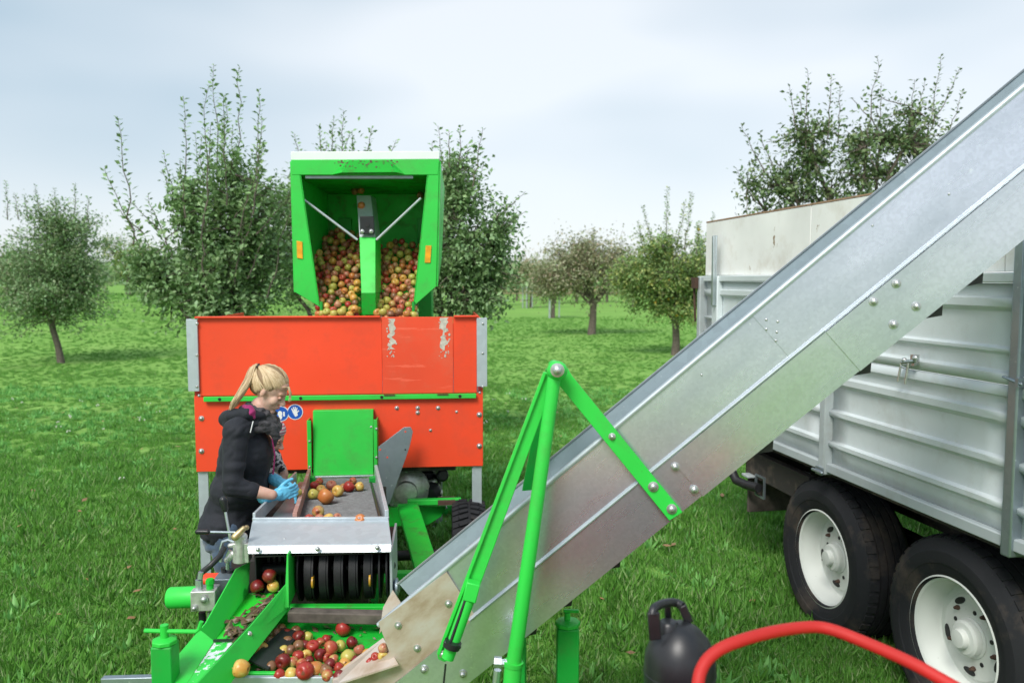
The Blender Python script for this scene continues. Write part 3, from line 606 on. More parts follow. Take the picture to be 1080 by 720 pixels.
# dark tipping frame under the body
bb = B(); bb.box(XS+.30, XS+.36, 2.0, Y_FAR-.25, .93, .998); bb.box(XS+.55, XS+1.95, Y_FAR-1.35, Y_FAR-.35, .60, .97); bb.cap((XS+.5, Y_P1+.2, .98), .035, (XS+.5, Y_P1-1.2, .9), .03, 10)
obj('tipping_frame', bb, M['chassis'], tr)
def wheel(px, py, rim_r=.293, R_=.492, W_=.30):
    c = hit(px, py, FT, 0, XS+.05); c.z = R_-.035; c.x = XS+.05
    wob = thing('wheel', '', '', None); del wob['label']; del wob['category']; wob.parent = tr; wob.location = c
    A = (1, 0, 0)                                        # axial, pointing in under the trailer
    t = B(); r0 = rim_r+.006
    pr = [(r0-.012, .012), (r0+.004, -.004), (r0+.03, -.014), (r0+.06, -.022), (r0+.064, -.026), (r0+.085, -.030), (R_-.07, -.026), (R_-.066, -.023), (R_-.03, -.006), (R_-.012, .010), (R_, .032)]
    x = .032
    for g_ in (.075, .125, .175, .225): pr += [(R_, g_-.006), (R_-.012, g_-.004), (R_-.012, g_+.004), (R_, g_+.006)]
    pr += [(R_, W_-.04), (R_-.02, W_-.01), (R_-.07, W_+.02), (r0+.03, W_+.01), (r0-.01, W_-.02)]
    t.lathe(pr, (0, 0, 0), A, 72, False); obj('tyre', t, M['tyre'], wob, smooth=30)
    # shoulder tread blocks
    tb = B()
    for k in range(44):
        a = 2*math.pi*k/44; ct, st = math.cos(a), math.sin(a); p0 = Vector((.012, ct*(R_-.008), st*(R_-.008))); p1 = Vector((.062, ct*(R_+.003), st*(R_+.003)))
        tb.bar(p0, p1, .045, .012, (0, ct, st))
    obj('tread_blocks', tb, M['tyre'], wob, kind='stuff')
    r = B()
    pr = [(rim_r+.010, -.004), (rim_r+.012, .004), (rim_r, .010), (rim_r-.006, .012), (rim_r-.016, .02), (rim_r-.020, .05), (rim_r-.030, .065), (rim_r-.034, .125), (rim_r-.046, .14), (.215, .135), (.200, .120), (.115, .115), (.104, .112), (.09, .11)]
    r.lathe([(rim_r+.002, -.008)]+pr+[(.095, .16), (.19, .17), (rim_r-.04, .20), (rim_r+.0, .2)], (0, 0, 0), A, 64, False)
    o = obj('rim', r, M['rim'], wob, smooth=35); fix_normals(o)
    h = B(); h.lathe([(.098, .15), (.098, .105), (.090, .098), (.086, .070), (.074, .060), (.048, .058), (.048, .040), (.042, .030), (.02, .027)], (0, 0, 0), A, 28); obj('hub', h, M['rim'], wob, smooth=35)
    for k in range(10):
        a = 2*math.pi*(k+.3)/10; v_ = B(); p = Vector((.119, math.cos(a)*.150, math.sin(a)*.150))
        if k % 2: v_.lathe([(.012, 0), (.012, -.012), (.009, -.02), (.007, -.028)], p, A, 6); obj('wheel_nut', v_, M['rust'], wob)
    for k in range(5):
        a = 2*math.pi*(k+.8)/5; u_ = Vector((0, -math.sin(a), math.cos(a))); w_ = Vector((0, math.cos(a), math.sin(a)))
        pts = [Vector((.1185, 0, 0))+w_*.176+u_*.038*math.cos(t_*.5236)+w_*.016*math.sin(t_*.5236) for t_ in range(12)]
        v_ = B(); v_.prism(pts, (-.005, 0, 0)); obj('hand_hole', v_, M['black'], wob)
    for k in range(5):
        a = 2*math.pi*(k+.3)/5; p = Vector((.1165, math.cos(a)*.126, math.sin(a)*.126)); v_ = B(); v_.lathe([(.011, 0), (.011, -.004)], p, A, 10); obj('bolt_hole', v_, M['black'], wob)
    return c
w1 = wheel(866, 590); w2 = wheel(1004, 664)
for c in (w1, w2):                                       # inner and far-side wheels, axles
    a_ = B(); a_.cap(c+Vector((.2, 0, 0)), .06, c+Vector((2.25, 0, 0)), .06, 12); obj('axle', a_, M['chassis'], tr)
    t = B(); t.lathe([(.2, .0), (.30, 0), (.44, -.01), (.485, .03), (.485, .25), (.44, .29), (.2, .28)], c+Vector((2.05, 0, 0)), (1, 0, 0), 40); obj('far_tyre', t, M['tyre'], tr)
    s_ = B(); s_.box(c.x+.42, c.x+.5, c.y-.45, c.y+.45, .58, .66); s_.box(c.x+.4, c.x+.52, c.y-.06, c.y+.06, .44, .60); obj('leaf_spring', s_, M['chassis'], tr, .005)
    d_ = B(); d_.lathe([(.05, .16), (.21, .17), (.21, .34), (.05, .36)], c, (1, 0, 0), 30); obj('brake_drum', d_, M['rust'], tr)
# latches
def latch(px, py):
    q = hit(px, py, FT, 0, XS-.05); bb = B()
    bb.cap((XS-.055, q.y-.04, q.z+.015), .012, (XS-.06, q.y+.05, q.z), .012, 8); bb.box(XS-.06, XS-.031, q.y-.035, q.y-.005, q.z-.01, q.z+.045); bb.ell((XS-.06, q.y-.045, q.z+.03), .017, None, 8, 6); bb.ell((XS-.06, q.y+.04, q.z+.012), .014, None, 8, 6)
    bb.tube([(XS-.065, q.y+.055, q.z), (XS-.075, q.y+.062, q.z-.10)], .006, 6); bb.tube([(XS-.065, q.y+.0, q.z), (XS-.075, q.y+.006, q.z-.105)], .006, 6); bb.tube([(XS-.067, q.y+.058, q.z-.02), (XS-.067, q.y+.0, q.z-.03)], .005, 6)
    obj('side_latch', bb, M['steel'] if px < 1000 else M['rust'], tr)
latch(961, 383)
q = hit(1068, 402, FT, 0, XS-.05); bb = B(); bb.cap((XS-.06, q.y+.04, q.z+.015), .006, (XS-.055, q.y-.05, q.z-.005), .008, 8); bb.box(XS-.065, XS-.031, q.y-.045, q.y-.028, q.z-.02, q.z+.018); obj('side_latch', bb, M['galv_dark'], tr)
bb = B(); bb.box(XS-.068, XS-.0555, Y_P1-.035, Y_P1+.035, 1.03, 1.075); bb.cap((XS-.075, Y_P1-.05, 1.05), .01, (XS-.075, Y_P1+.05, 1.05), .01, 8); obj('hinge', bb, M['galv_dark'], tr)

# ================================================================== apple sorting machine (hopper, table, chute, sump)
PL = P(207, 495, 5.6); PL.z = 0
FH = frame(PL, R(5.1)); sm = thing('apple_sorting_machine', 'red and green apple sorting machine with big orange-red hopper and sorting table', 'machine', FH)
def h(px, py, y=0): return hit(px, py, FH, 1, y)
zt, zm, zb = h(350, 335).z, h(350, 415.5).z, h(350, 494.5).z
W = 2.05; D_ = 1.45
# front wall: lower sheet and upper extension sheets
bb = B(); bb.box(0, W, 0, .012, zb, zm-.002); lower = obj('hopper_front_panel', bb, M['orange'], sm, .003)
xpa, xpb = h(403, 370).x, h(478, 370).x
bb = B(); bb.box(.045, xpa-.001, -.008, 0, zm, zt); obj('upper_front_panel', bb, M['orange'], sm, .002)
bb = B(); bb.box(xpb+.001, W-.045, -.008, 0, zm, zt); obj('upper_front_panel', bb, M['orange'], sm, .002)
bb = B(); bb.box(xpa+.001, xpb-.001, -.013, -.001, zm, zt+.004); obj('patch_panel', bb, M['orange_patch'], sm, .002, label='scraped orange-red patch panel with two bare metal streaks')
# scraped bare metal marks, ragged outlines
def ragged(px0, px1, py0, py1, seed):
    rr = random.Random(seed); o_ = []; 
    a = h(px0, py0, -.0135); c = h(px1, py1, -.0135); n = 15
    L_ = [(a.x+rr.uniform(0, .45)*(c.x-a.x), a.z+(c.z-a.z)*i/n) for i in range(n+1)]; R__ = [(c.x-rr.uniform(0, .5)*(c.x-a.x)*(1 if i < n*.4 else 1.1), a.z+(c.z-a.z)*i/n) for i in range(n, -1, -1)]
    bb = B()
    for i in range(n):
        l0, l1, r1, r0 = L_[i], L_[i+1], R__[n-i-1], R__[n-i]
        if rr.random() < .06 and i > 4: continue
        bb.add([(l0[0], -.0142, l0[1]), (l1[0], -.0142, l1[1]), (r1[0], -.0142, r1[1]), (r0[0], -.0142, r0[1])], [(0, 1, 2, 3)])
    for k in range(26):
        x = a.x+(c.x-a.x)*rr.random(); z = a.z+(c.z-a.z)*rr.random()**.7*1.25; s = rr.uniform(.003, .009)
        bb.add([(x+s*rr.uniform(.5, 1.3)*math.cos(t), -.0144-.0001*k, z+s*rr.uniform(.6, 1.6)*math.sin(t)) for t in (0, 1.2, 2.5, 3.8, 5.1)], [(4, 3, 2, 1, 0)])
    return bb
obj('scraped_paint', ragged(408, 418, 336, 368, 1), M['bare'], sm); obj('scraped_paint', ragged(463, 474, 335, 369, 4), M['bare'], sm)
# folded top lip
for x0, x1 in ((.03, xpa-.01), (xpb+.005, W-.03)):
    bb = B(); bb.box(x0, x1, -.035, .02, zt+.001, zt+.013); obj('top_lip', bb, M['orange'], sm, .003)
# green rail with dark slots
r0, r1 = h(216, 421), h(502, 416.5); zr = (h(350, 418.6)).z
bb = B(); bb.box(r0.x, r1.x, -.035, -.0125, zr-.017, zr+.017); obj('green_rail', bb, M['green'], sm, .003)
for px in (233, 318, 403, 485):
    q = h(px, 419); bb = B(); bb.lathe([(.011, 0), (.011, .003)], (q.x, -.035, zr), (0, -1, 0), 12); obj('rail_hole', bb, M['black'], sm)
for px in (411, 467):
    q = h(px, 416); bb = B(); bb.box(q.x-.04, q.x+.04, -.04, -.036, zr+.010, zr+.018); obj('rail_clip', bb, M['rust'], sm)
# side, back and bottom walls
bb = B(); bb.box(0, .012, .013, D_, zb, zt-.02); obj('hopper_side', bb, M['orange'], sm); bb = B(); bb.box(W-.012, W, .013, D_, zb, zt-.02); obj('hopper_side', bb, M['orange'], sm)
bb = B(); bb.box(0.013, W-.013, D_-.012, D_, zb, zt-.12); obj('hopper_back', bb, M['orange'], sm)
bb = B(); bb.add([(.013, .013, 1.25), (W-.013, .013, 1.25), (W-.013, D_-.013, 1.5), (.013, D_-.013, 1.5)], [(0, 1, 2, 3)]); obj('hopper_floor', bb, M['galv_dark'], sm)
bb = B(); bb.box(.35, W-.2, .10, D_-.1, zb-.05, zb+.1); obj('hopper_trough', bb, M['chassis'], sm)
# galvanised corner strips and posts
z1, z2 = h(209, 412).z, h(209, 335).z
bb = B(); bb.box(-.03, .045, -.028, -.0085, z1, zt-.005); bb.box(-.03, -.018, -.0083, .06, z1, zt-.005); obj('corner_strip', bb, M['galv_matt'], sm, .002)
bb = B(); bb.box(W-.045, W+.03, -.028, -.0085, z1+.01, zt-.005); bb.box(W+.018, W+.03, -.0083, .06, z1+.01, zt-.005); obj('corner_strip', bb, M['galv_matt'], sm, .002)
for x0, x1, y0, y1 in ((.005, .075, .02, .07), (W-.08, W-.01, .02, .07), (W-.36, W-.30, D_-.2, D_-.14), (.01, .07, D_-.2, D_-.14)):
    bb = B(); bb.box(x0, x1, y0, y0+.012, 0, zb+.1); bb.box(x0, x0+.012, y0+.0121, y1, 0, zb+.1); obj('support_leg', bb, M['galv_matt'], sm, .002)
    bb = B(); bb.box(x0-.05, x1+.05, y0-.05, y1+.05, gzf(0, 6)-.02, .012); obj('foot_plate', bb, M['galv_matt'], sm)
for px, py, s in ((212.5, 441, 1), (212.5, 475.5, 1), (505.5, 437, 1), (505.5, 470, 1), (418.5, 430, .8), (440.5, 430, .8), (440.5, 435, .8), (462, 430, .8), (481.5, 434, .55), (454, 453.5, .6), (210, 417, .55), (506, 414, .5), (210, 385, .001)):
    if s > .01: q = h(px, py); bb = B(); bb.bolt((q.x, 0, q.z), (0, -1, 0), .013*s, .012*s); obj('bolt', bb, M['steel'], sm)
for px, py in ((209, 341), (209, 374), (209, 407), (509, 341), (509, 372), (509, 407)):
    q = h(px, py); bb = B(); bb.bolt((q.x, -.028, q.z), (0, -1, 0), .007, .006); obj('bolt', bb, M['steel'], sm)
# round mandatory-protection signs
for px, py in ((311.3, 434.2), (296.3, 436)):
    q = h(px, py); rr_ = .056; s = thing('safety_sign', '', ''); del s['label']; del s['category']; s.parent = sm; s.location = (q.x, -.0005, q.z)
    bb = B(); bb.lathe([(rr_, 0), (rr_, .002)], (0, 0, 0), (0, -1, 0), 32); obj('sign_border', bb, M['white'], s)
    bb = B(); bb.lathe([(rr_*.9, 0.0021), (rr_*.9, .0032)], (0, 0, 0), (0, -1, 0), 32); obj('sign_face', bb, M['blue'], s)
    bb = B(); y = -.0033; k = rr_
    if px > 300:                                          # a glove hand with cuff
        bb.prism([(-.35*k, y, .05*k), (.02*k, y, -.62*k), (.34*k, y, -.45*k), (.22*k, y, .25*k), (-.1*k, y, .42*k)], (0, -.0008, 0))
        for (x0, z0, x1, z1) in ((-.27, .1, -.42, .5), (-.12, .3, -.2, .66), (.05, .3, .04, .68), (.18, .2, .26, .56), (.2, -.1, .5, .2)):
            bb.bar((x0*k, y-.0012, z0*k), (x1*k, y-.0012, z1*k), .13*k, .0006, (0, 1, 0))
    else:                                                 # head with ear defenders
        bb.prism([(.30*k*math.cos(t*.628)-.1*k, y, .36*k*math.sin(t*.628)) for t in range(10)], (0, -.0008, 0)); bb.prism([(-.3*k, y-.001, -.7*k), (.1*k, y-.001, -.7*k), (.2*k, y-.001, -.3*k), (-.25*k, y-.001, -.3*k)], (0, -.0008, 0)); bb.prism([(.3*k, y-.001, -.35*k), (.5*k, y-.001, -.35*k), (.5*k, y-.001, .25*k), (.3*k, y-.001, .25*k)], (0, -.0008, 0))
    obj('sign_symbol', bb, M['white'], s)
# green hatch with flanges
def q4(pxa, pya, pxb, pyb, y): a = h(pxa, pya, y); b_ = h(pxb, pyb, y); return a, b_
a, c = q4(329, 434, 394, 500, -.10)
hd = thing('hatch', '', ''); del hd['label']; del hd['category']; hd.parent = sm
bb = B(); bb.prism([(a.x, -.10, c.z), (c.x, -.10, c.z), (c.x, -.06, a.z), (a.x, -.06, a.z)], (0, .012, 0)); bb.box(a.x, c.x, -.058, -.001, a.z-.012, a.z); obj('hatch_door', bb, M['green'], hd, .003)
bb = B(); bb.box(a.x, c.x, -.125, -.098, c.z-.012, c.z-.001); obj('hatch_lip', bb, M['lip'], hd, .002)
for x0, x1 in ((a.x-.034, a.x-.006), (c.x+.006, c.x+.030)):
    bb = B(); bb.box(x0, x1, -.12, -.11, c.z-.03, a.z-.06); bb.box(x0 if x0 < a.x else x1-.006, x0+.006 if x0 < a.x else x1, -.1099, -.001, c.z-.03, a.z-.06); obj('hatch_guide', bb, M['green'], hd, .002)
for px, py in ((326.5, 465), (326.5, 492), (397, 452), (397, 482), (391.5, 450)):
    q = h(px, py, -.12); bb = B(); bb.bolt((q.x, -.121, q.z), (0, -1, 0), .006, .006); obj('bolt', bb, M['steel'], hd)
# grey gusset plate with punched holes
gp = [h(x, y, -.16) for x, y in ((399, 471), (426, 450.5), (433, 450), (435.5, 455), (432, 471), (411, 531), (405, 534), (399, 530))]
bb = B(); bb.prism([(p.x, -.16, p.z) for p in gp], (0, .006, 0)); obj('gusset_plate', bb, M['galv_dark'], sm, .001)
for px, py, mm in ((427.5, 455, 'orange'), (427.5, 474, 'black'), (408.5, 482, 'orange'), (401, 474, 'orange')):
    q = h(px, py, -.16); bb = B(); bb.lathe([(.006, 0), (.006, .0015)], (q.x, -.1601, q.z), (0, -1, 0), 10); obj('punched_hole', bb, M[mm], sm)
# gearbox, engine, chassis beam, wheel under the hopper
q = h(429, 517, .25); bb = B(); bb.lathe([(.03, .17), (.11, .16), (.165, .10), (.165, .05), (.15, .045), (.14, 0), (.07, -.02), (.065, -.06), (.05, -.075)], (q.x, .25, q.z), (0, -.98, -.05) if 0 else (0, 1, 0), 32)
gbx = B(); gbx.lathe([(.12, .20), (.13, .05), (.175, .045), (.175, .02), (.16, 0), (.12, -.03), (.085, -.04), (.08, -.08), (.03, -.09)], (q.x, .25, q.z), (0, 1, 0), 36); obj('gearbox', gbx, M['aluminium'], sm)
for k in range(8): bb = B(); a_ = k*.785; bb.bolt((q.x+.15*math.cos(a_), .252, q.z+.15*math.sin(a_)), (0, -1, 0), .008, .016, False); obj('bolt', bb, M['steel'], sm)
e = h(452, 512, .5); bb = B(); bb.box(e.x-.32, e.x+.10, .42, .85, e.z-.14, e.z+.13)
bb.lathe([(.10, 0), (.11, .04), (.11, .12), (.06, .16)], (e.x+.0, .42, e.z-.02), (0, -1, 0), 24); bb.lathe([(.05, 0), (.05, .2)], (e.x+.06, .5, e.z+.09), (.3, -1, .2), 12); obj('engine_block', bb, M['blackpaint'], sm, .015)
bb = B()
for k in range(7): bb.box(e.x-.02-.022*k, e.x-.014-.022*k, .36, .418, e.z-.10, e.z+.11)
obj('cooling_fins', bb, M['galv_dark'], sm)
bb = B(); bb.cap((e.x-.06, .30, e.z+.05), .03, (e.x+.05, .33, e.z+.08), .022, 10); bb.ell((e.x+.08, .32, e.z-.01), .035); bb.tube([(e.x+.1, .3, e.z-.03), (e.x+.14, .28, e.z-.12), (e.x+.05, .26, e.z-.15)], .009, 8); obj('carburettor', bb, M['aluminium'], sm)
a, c = h(400, 536, .2), h(468, 553, .2)
bb = B(); bb.prism([(a.x-1.0, .2, a.z+.0), (a.x-1.0, .2, c.z-.02), (c.x-.12, .2, c.z), (c.x-.02, .2, c.z+.06), (c.x+.02, .2, a.z+.0)], (0, .06, 0)); obj('chassis_beam', bb, M['green_dirty'], sm, .004)
q = h(444, 530, .1); bb = B(); bb.box(q.x-.10, q.x+.30, .10, .16, q.z-.02, q.z+.02); obj('engine_rail', bb, M['green'], sm, .004)
q = h(466, 529, .1); bb = B(); bb.box(q.x-.03, q.x+.10, .05, .2, q.z-.012, q.z+.015); obj('rail_pad', bb, M['rust'], sm)
a, c = h(430, 533, .05), h(452, 602, -.9)
bb = B(); bb.bar((a.x, .05, a.z), (c.x, -.95, c.z-.01), .15, .04); obj('drawbar', bb, M['green_dirty'], sm, .005)
a, c = h(404, 586, -.45), h(478, 586, -.45); bb = B(); bb.cap((a.x-.2, -.45, a.z), .035, (c.x+.1, -.45, a.z), .035, 12); obj('axle', bb, M['black'], sm)
a, c = h(400, 608, -.9), h(450, 608, -.9); bb = B(); bb.box(a.x, c.x+.05, -.93, -.87, a.z-.03, a.z+.03); obj('cross_member', bb, M['green'], sm, .004)
# tractor-tread wheel
q = h(488, 568, .22); wr = q.z+.0 if 0 else .36; zc = .355
wl = thing('wheel', '', ''); del wl['label']; del wl['category']; wl.parent = sm; wl.location = (q.x+.04, .05, h(480, 532, -.1).z-.36 if 0 else 0)
ztop = h(485, 532, -.0).z; Rw = ztop/2; wl.location.z = Rw; Rw += .008
bb = B(); bb.lathe([(Rw*.55, -.10), (Rw*.8, -.125), (Rw*.93, -.12), (Rw*.965, -.09), (Rw*.975, 0), (Rw*.965, .09), (Rw*.93, .12), (Rw*.8, .125), (Rw*.55, .10)], (0, 0, 0), (1, 0, 0), 48); obj('tyre', bb, M['tyre'], wl)
bb = B()
for k in range(34):
    a_ = 2*math.pi*k/34
    for sd_ in (-1, 1):
        p = [Vector((sd_*x, math.cos(a_+da)*Rw*rr_, math.sin(a_+da)*Rw*rr_)) for x, da, rr_ in ((.012, .0+.05*(sd_ > 0), .985), (.075, .07+.05*(sd_ > 0), .985), (.12, .10+.05*(sd_ > 0), .93))]
        bb.bar(p[0], p[1], .03, .028, p[0]-Vector((p[0].x, 0, 0))); bb.bar(p[1], p[2], .03, .022, p[1]-Vector((p[1].x, 0, 0)))
obj('tread_lugs', bb, M['tyre'], wl, .003, kind='stuff')
bb = B(); bb.lathe([(Rw*.57, -.1), (Rw*.5, -.07), (Rw*.3, -.03), (.06, -.05), (.06, .05), (Rw*.3, .0), (Rw*.57, .09)], (0, 0, 0), (1, 0, 0), 32); obj('rim', bb, M['frost'], wl)

# ---- sorting table, running forward from the hatch
def W2(p): return FH.inverted() @ p
YB, YF = 5.35, 3.95                                     # world depth of back and front of the table
tb = thing('sorting_table', '', ''); del tb['label']; del tb['category']; tb.parent = sm
def strip(pts_b, pts_f, t): return B().prism([W2(pts_b[0]), W2(pts_b[1]), W2(pts_f[1]), W2(pts_f[0])], t)
up = Vector((0, 0, .01))
# belt
bl, br, fl, fr_ = P(326, 500, YB), P(396, 500, YB), P(311, 548, YF), P(408, 548, YF)
for q in (bl, br, fl, fr_): q.z -= .035
obj('sorting_belt', strip((bl, br), (fl, fr_), -up), M['mesh'], tb)
# lengthwise roller rods of the belt: fine rods give the ribbed look
bb = B()
for k in range(46):
    s = k/45; a = bl.lerp(fl, s); c = br.lerp(fr_, s); bb.tube([W2(a+Vector((0, 0, .004))), W2(c+Vector((0, 0, .004)))], .006, 6, False)
obj('belt_rods', bb, M['mesh'], tb, kind='stuff')
# left reject trough
tl, tl2 = P(316, 500, YB), P(276, 548, YF)
for q in (tl, tl2): q.z -= .05
obj('reject_trough', strip((tl, bl+Vector((-.03, 0, -.02))), (tl2, fl+Vector((-.03, 0, -.02))), -up), M['galv_dark'], tb)
def rail(name, a, b_, hgt, wd, mat):
    A_, B_ = W2(a), W2(b_); bb = B(); bb.bar(A_, B_, wd, hgt); return obj(name, bb, mat, tb, .002)
M['worn_red'] = paint('worn_red_edge', (.42, .22, .18), .5, (.5, .5, .5), .6, 12)
rail('divider_rail', P(326.5, 499, YB), P(311, 548, YF), .07, .022, M['worn_red'])
rail('side_rail', P(396.5, 497, YB), P(408, 547, YF), .09, .02, M['galv_matt'])
rail('side_rail', P(312, 503, YB-.1), P(268, 548, YF), .07, .014, M['galv_matt'])
rail('belt_guide', P(390, 505, YB), P(401, 548, YF), .02, .012, M['blackpaint'])
for px, py, Y in ((391, 516, 5.0), (326, 497, 5.3)):
    bb = B(); bb.bolt(W2(P(px, py, Y)), (0, -1, .2), .008, .01); obj('bolt', bb, M['rust'], tb)
# front galvanised cover
c1, c2, c3, c4_ = P(266, 549, YF-.02), P(410, 548, YF-.02), P(413, 573, 3.62), P(261, 575, 3.62)
obj('front_cover', B().prism([W2(c) for c in (c1, c2, c3, c4_)], (0, 0, -.012)), M['galv_matt'], tb, .003)
d3, d4 = P(412.5, 582, 3.60), P(261.5, 584, 3.60)
obj('cover_lip', B().prism([W2(c) for c in (c4_+Vector((0, -.003, -.001)), c3+Vector((0, -.003, -.001)), d3, d4)], (0, .006, 0)), M['galv'], tb, .002)
obj('cover_edge', B().bar(W2(c1+Vector((0, .01, .004))), W2(c2+Vector((0, .01, .004))), .02, .02), M['lip'], tb, .003)
for px, py, Y in ((272, 579, 3.59), (335, 578.5, 3.59), (398, 577, 3.59), (338, 553, 3.9), (303, 559, 3.83), (300, 569, 3.7)):
    bb = B(); bb.bolt(W2(P(px, py, Y)), (0, -1, .12) if Y < 3.6 else (0, -.3, 1), .008 if Y < 3.6 else .005, .009, Y < 3.6); obj('bolt', bb, M['steel'], tb)
# rotor housing
hs = thing('rotor_housing', '', ''); del hs['label']; del hs['category']; hs.parent = sm
def Wp(px, py, Y): return W2(P(px, py, Y))
bl_, br_ = Wp(267, 584, 3.60), Wp(410, 582, 3.60)
zlo = Wp(300, 642, 3.60).z
bb = B(); y0 = bl_.y
x0, x1 = bl_.x, br_.x; zt_ = bl_.z
bb.box(x1, x1+.012, y0, y0+.42, zlo, zt_); obj('housing_side', bb, M['galv_matt'], hs, .002); bb = B(); bb.box(x0-.006, x0, y0+.05, y0+.42, zlo, zt_); obj('housing_side', bb, M['black'], hs)
bb = B(); bb.box(x0+.001, x1-.001, y0+.40, y0+.42, zlo, zt_-.02); bb.box(x0+.001, x1-.001, y0+.01, y0+.39, zt_-.019, zt_-.013); obj('housing_back', bb, M['black'], hs)
xd = Wp(303, 600, 3.60).x
n = 13
for k in range(n):
    x = xd+.035+(x1-.02-xd-.035)*k/(n-1); wide = k in (1, 3, 5, 7, 9) ; bb = B()
    bb.lathe([(.03, -.002), (.153, -.002), (.1532, .006 if not wide else .030), (.03, .0065 if not wide else .0305)], (x, y0+.17, (zt_+zlo)/2-.005), (1, 0, 0), 28); obj('rotor_ring', bb, M['black'], hs)
for k in range(5):
    x = x0+.02+k*.026; bb = B(); bb.box(x, x+.012, y0+.20, y0+.24, zlo+.02, zt_-.03); obj('guard_slat', bb, M['blackpaint'], hs)
bb = B(); bb.cap((x0+.01, y0+.17, (zt_+zlo)/2-.005), .028, (x1-.01, y0+.17, (zt_+zlo)/2-.005), .028, 14); obj('rotor_shaft', bb, M['black'], hs)
for px in (325, 387):
    q = Wp(px, 627, 3.52); bb = B(); bb.lathe([(.012, 0), (.03, .002), (.03, .010), (.012, .012)], (q.x-.006, y0+.03, q.z+.01), (1, 0, 0), 16); obj('yellow_roller', bb, M['rotor_yellow'], hs)
q = Wp(411, 629, 3.6); bb = B(); bb.lathe([(.03, 0), (.045, .01), (.045, .02), (.02, .03)], (x1+.013, y0+.06, q.z), (1, 0, 0), 18); obj('shaft_end', bb, M['galv_dark'], hs)
obj('chute_divider', B().prism([Wp(302.5, 584, 3.55), Wp(304, 584, 3.55), Wp(304.5, 640, 3.5), Wp(300, 640, 3.5)], (0, .25, 0)), M['green'], hs)
# dirty wooden beam under rotor
a, c = Wp(305, 648, 3.52), Wp(420, 651, 3.52); obj('scraper_beam', B().bar(a, c, .06, .05), M['mud'], hs, .006)
a, c = Wp(255, 642, 3.62), Wp(412, 642, 3.62); obj('green_crossbar', B().bar(a, c, .04, .04), M['green_dirty'], hs, .004)
# green sump tray
su = thing('collecting_sump', '', ''); del su['label']; del su['category']; su.parent = sm
s1, s2, s3, s4 = P(268, 655, 3.65), P(425, 655, 3.65), P(425, 716, 3.12), P(236, 716, 3.12)
SUMP = (s1, s2, s3, s4)
obj('sump_floor', B().prism([W2(q) for q in SUMP], (0, 0, -.01)), M['green_dirty'], su)
s5 = s1+Vector((0, 0, .03)); s6 = s2+Vector((0, 0, .03)); obj('sump_back', B().prism([W2(q) for q in (s1, s2, s6, s5)], (0, .01, 0)), M['green_dirty'], su)
a, c = P(240, 717, 3.10), P(372, 717, 3.10); obj('sump_front_rail', B().bar(W2(a), W2(c), .02, .035), M['galv_matt'], su, .003)
a2, c2_ = a+Vector((0, .03, -.0)), c+Vector((0, .03, 0)); obj('sump_front_lip', B().bar(W2(a2), W2(c2_), .02, .04), M['green'], su, .003)
obj('rubber_flap', B().prism([Wp(262, 697, 3.18), Wp(300, 663, 3.5), Wp(318, 668, 3.48), Wp(283, 707, 3.14)], (0, 0, .008)), M['hose'], su)
obj('sump_front_wall', B().prism([W2(s3), W2(s4), W2(s4)-Vector((0, 0, .35)), W2(s3)-Vector((0, 0, .35))], (0, .01, 0)), M['green_dirty'], su)
# reject chute, down to the left
ch = thing('reject_chute', '', ''); del ch['label']; del ch['category']; ch.parent = sm
# floor (top edge -> bottom edge)
f_tl, f_tr, f_ml, f_mr, f_bl, f_br = P(262, 625, 3.72), P(303, 625, 3.62), P(226, 676, 3.30), P(262, 676, 3.22), P(196, 722, 3.0), P(236, 728, 2.94)
def face(pts, t=(0, 0, -.006)): return B().prism([W2(p) for p in pts], t)
obj('chute_floor', face((f_tl, f_tr, f_mr, f_ml)), M['green_res'], ch)
obj('chute_extension_floor', face((f_ml+Vector((0, 0, -.004)), f_mr+Vector((0, 0, -.004)), f_br, f_bl)), M['green_pulp'], ch)
obj('chute_wall', face((f_ml, f_tl, P(264, 592, 3.72), P(249, 600, 3.66), P(217, 657, 3.38), P(211, 664, 3.34)), (-.005, .003, 0)), M['green'], ch, .001)
obj('chute_wall', face((f_bl, f_ml, P(211, 664, 3.335), P(162, 722, 3.02)), (-.005, .003, 0)), M['green'], ch, .001)
obj('chute_wall', face((P(305, 584, 3.60), P(305, 640, 3.55), P(262, 692, 3.19), P(236, 728, 2.92), P(200, 728, 2.93), P(262, 661, 3.24), P(304, 612, 3.55)), (.005, .003, 0)), M['green'], ch, .001)
obj('joint_bar', B().bar(W2(f_ml+Vector((0, -.003, .006))), W2(f_mr+Vector((.02, -.003, .008))), .012, .008), M['blackpaint'], ch)
bb = B(); bb.bolt(Wp(263, 668, 3.22), (0, -1, .1), .008, .01); obj('bolt', bb, M['steel'], ch)
# left drive motor, valve block, hoses and levers
vb = thing('hydraulic_valve', '', ''); del vb['label']; del vb['category']; vb.parent = sm
mY = 3.55
a, c = Wp(178, 630, mY), Wp(206, 629, mY); bb = B(); bb.lathe([(.02, -.002), (.044, 0), (.048, .006), (.048, .13), (.04, .135)], a, c-a, 28); obj('motor_cover', bb, M['green'], vb)
a = Wp(201, 645, mY-.06); c = Wp(226, 624, mY-.06); bb = B(); bb.box(a.x, c.x, a.y, a.y+.09, a.z, c.z); obj('valve_block', bb, M['aluminium'], vb, .004)
for px, py, r_ in ((215, 632, .013), (205, 641, .010)):
    bb = B(); bb.bolt(Wp(px, py, mY-.062), (0, -1, 0), r_, .01); obj('plug', bb, M['steel'], vb)
bb = B(); bb.tube([Wp(210, 625, mY), Wp(210, 608, mY), Wp(212, 604, mY), Wp(222, 596, mY), Wp(232, 586, mY+.04), Wp(236, 578, mY+.1)], .014, 10); obj('hose', bb, M['hose'], vb)
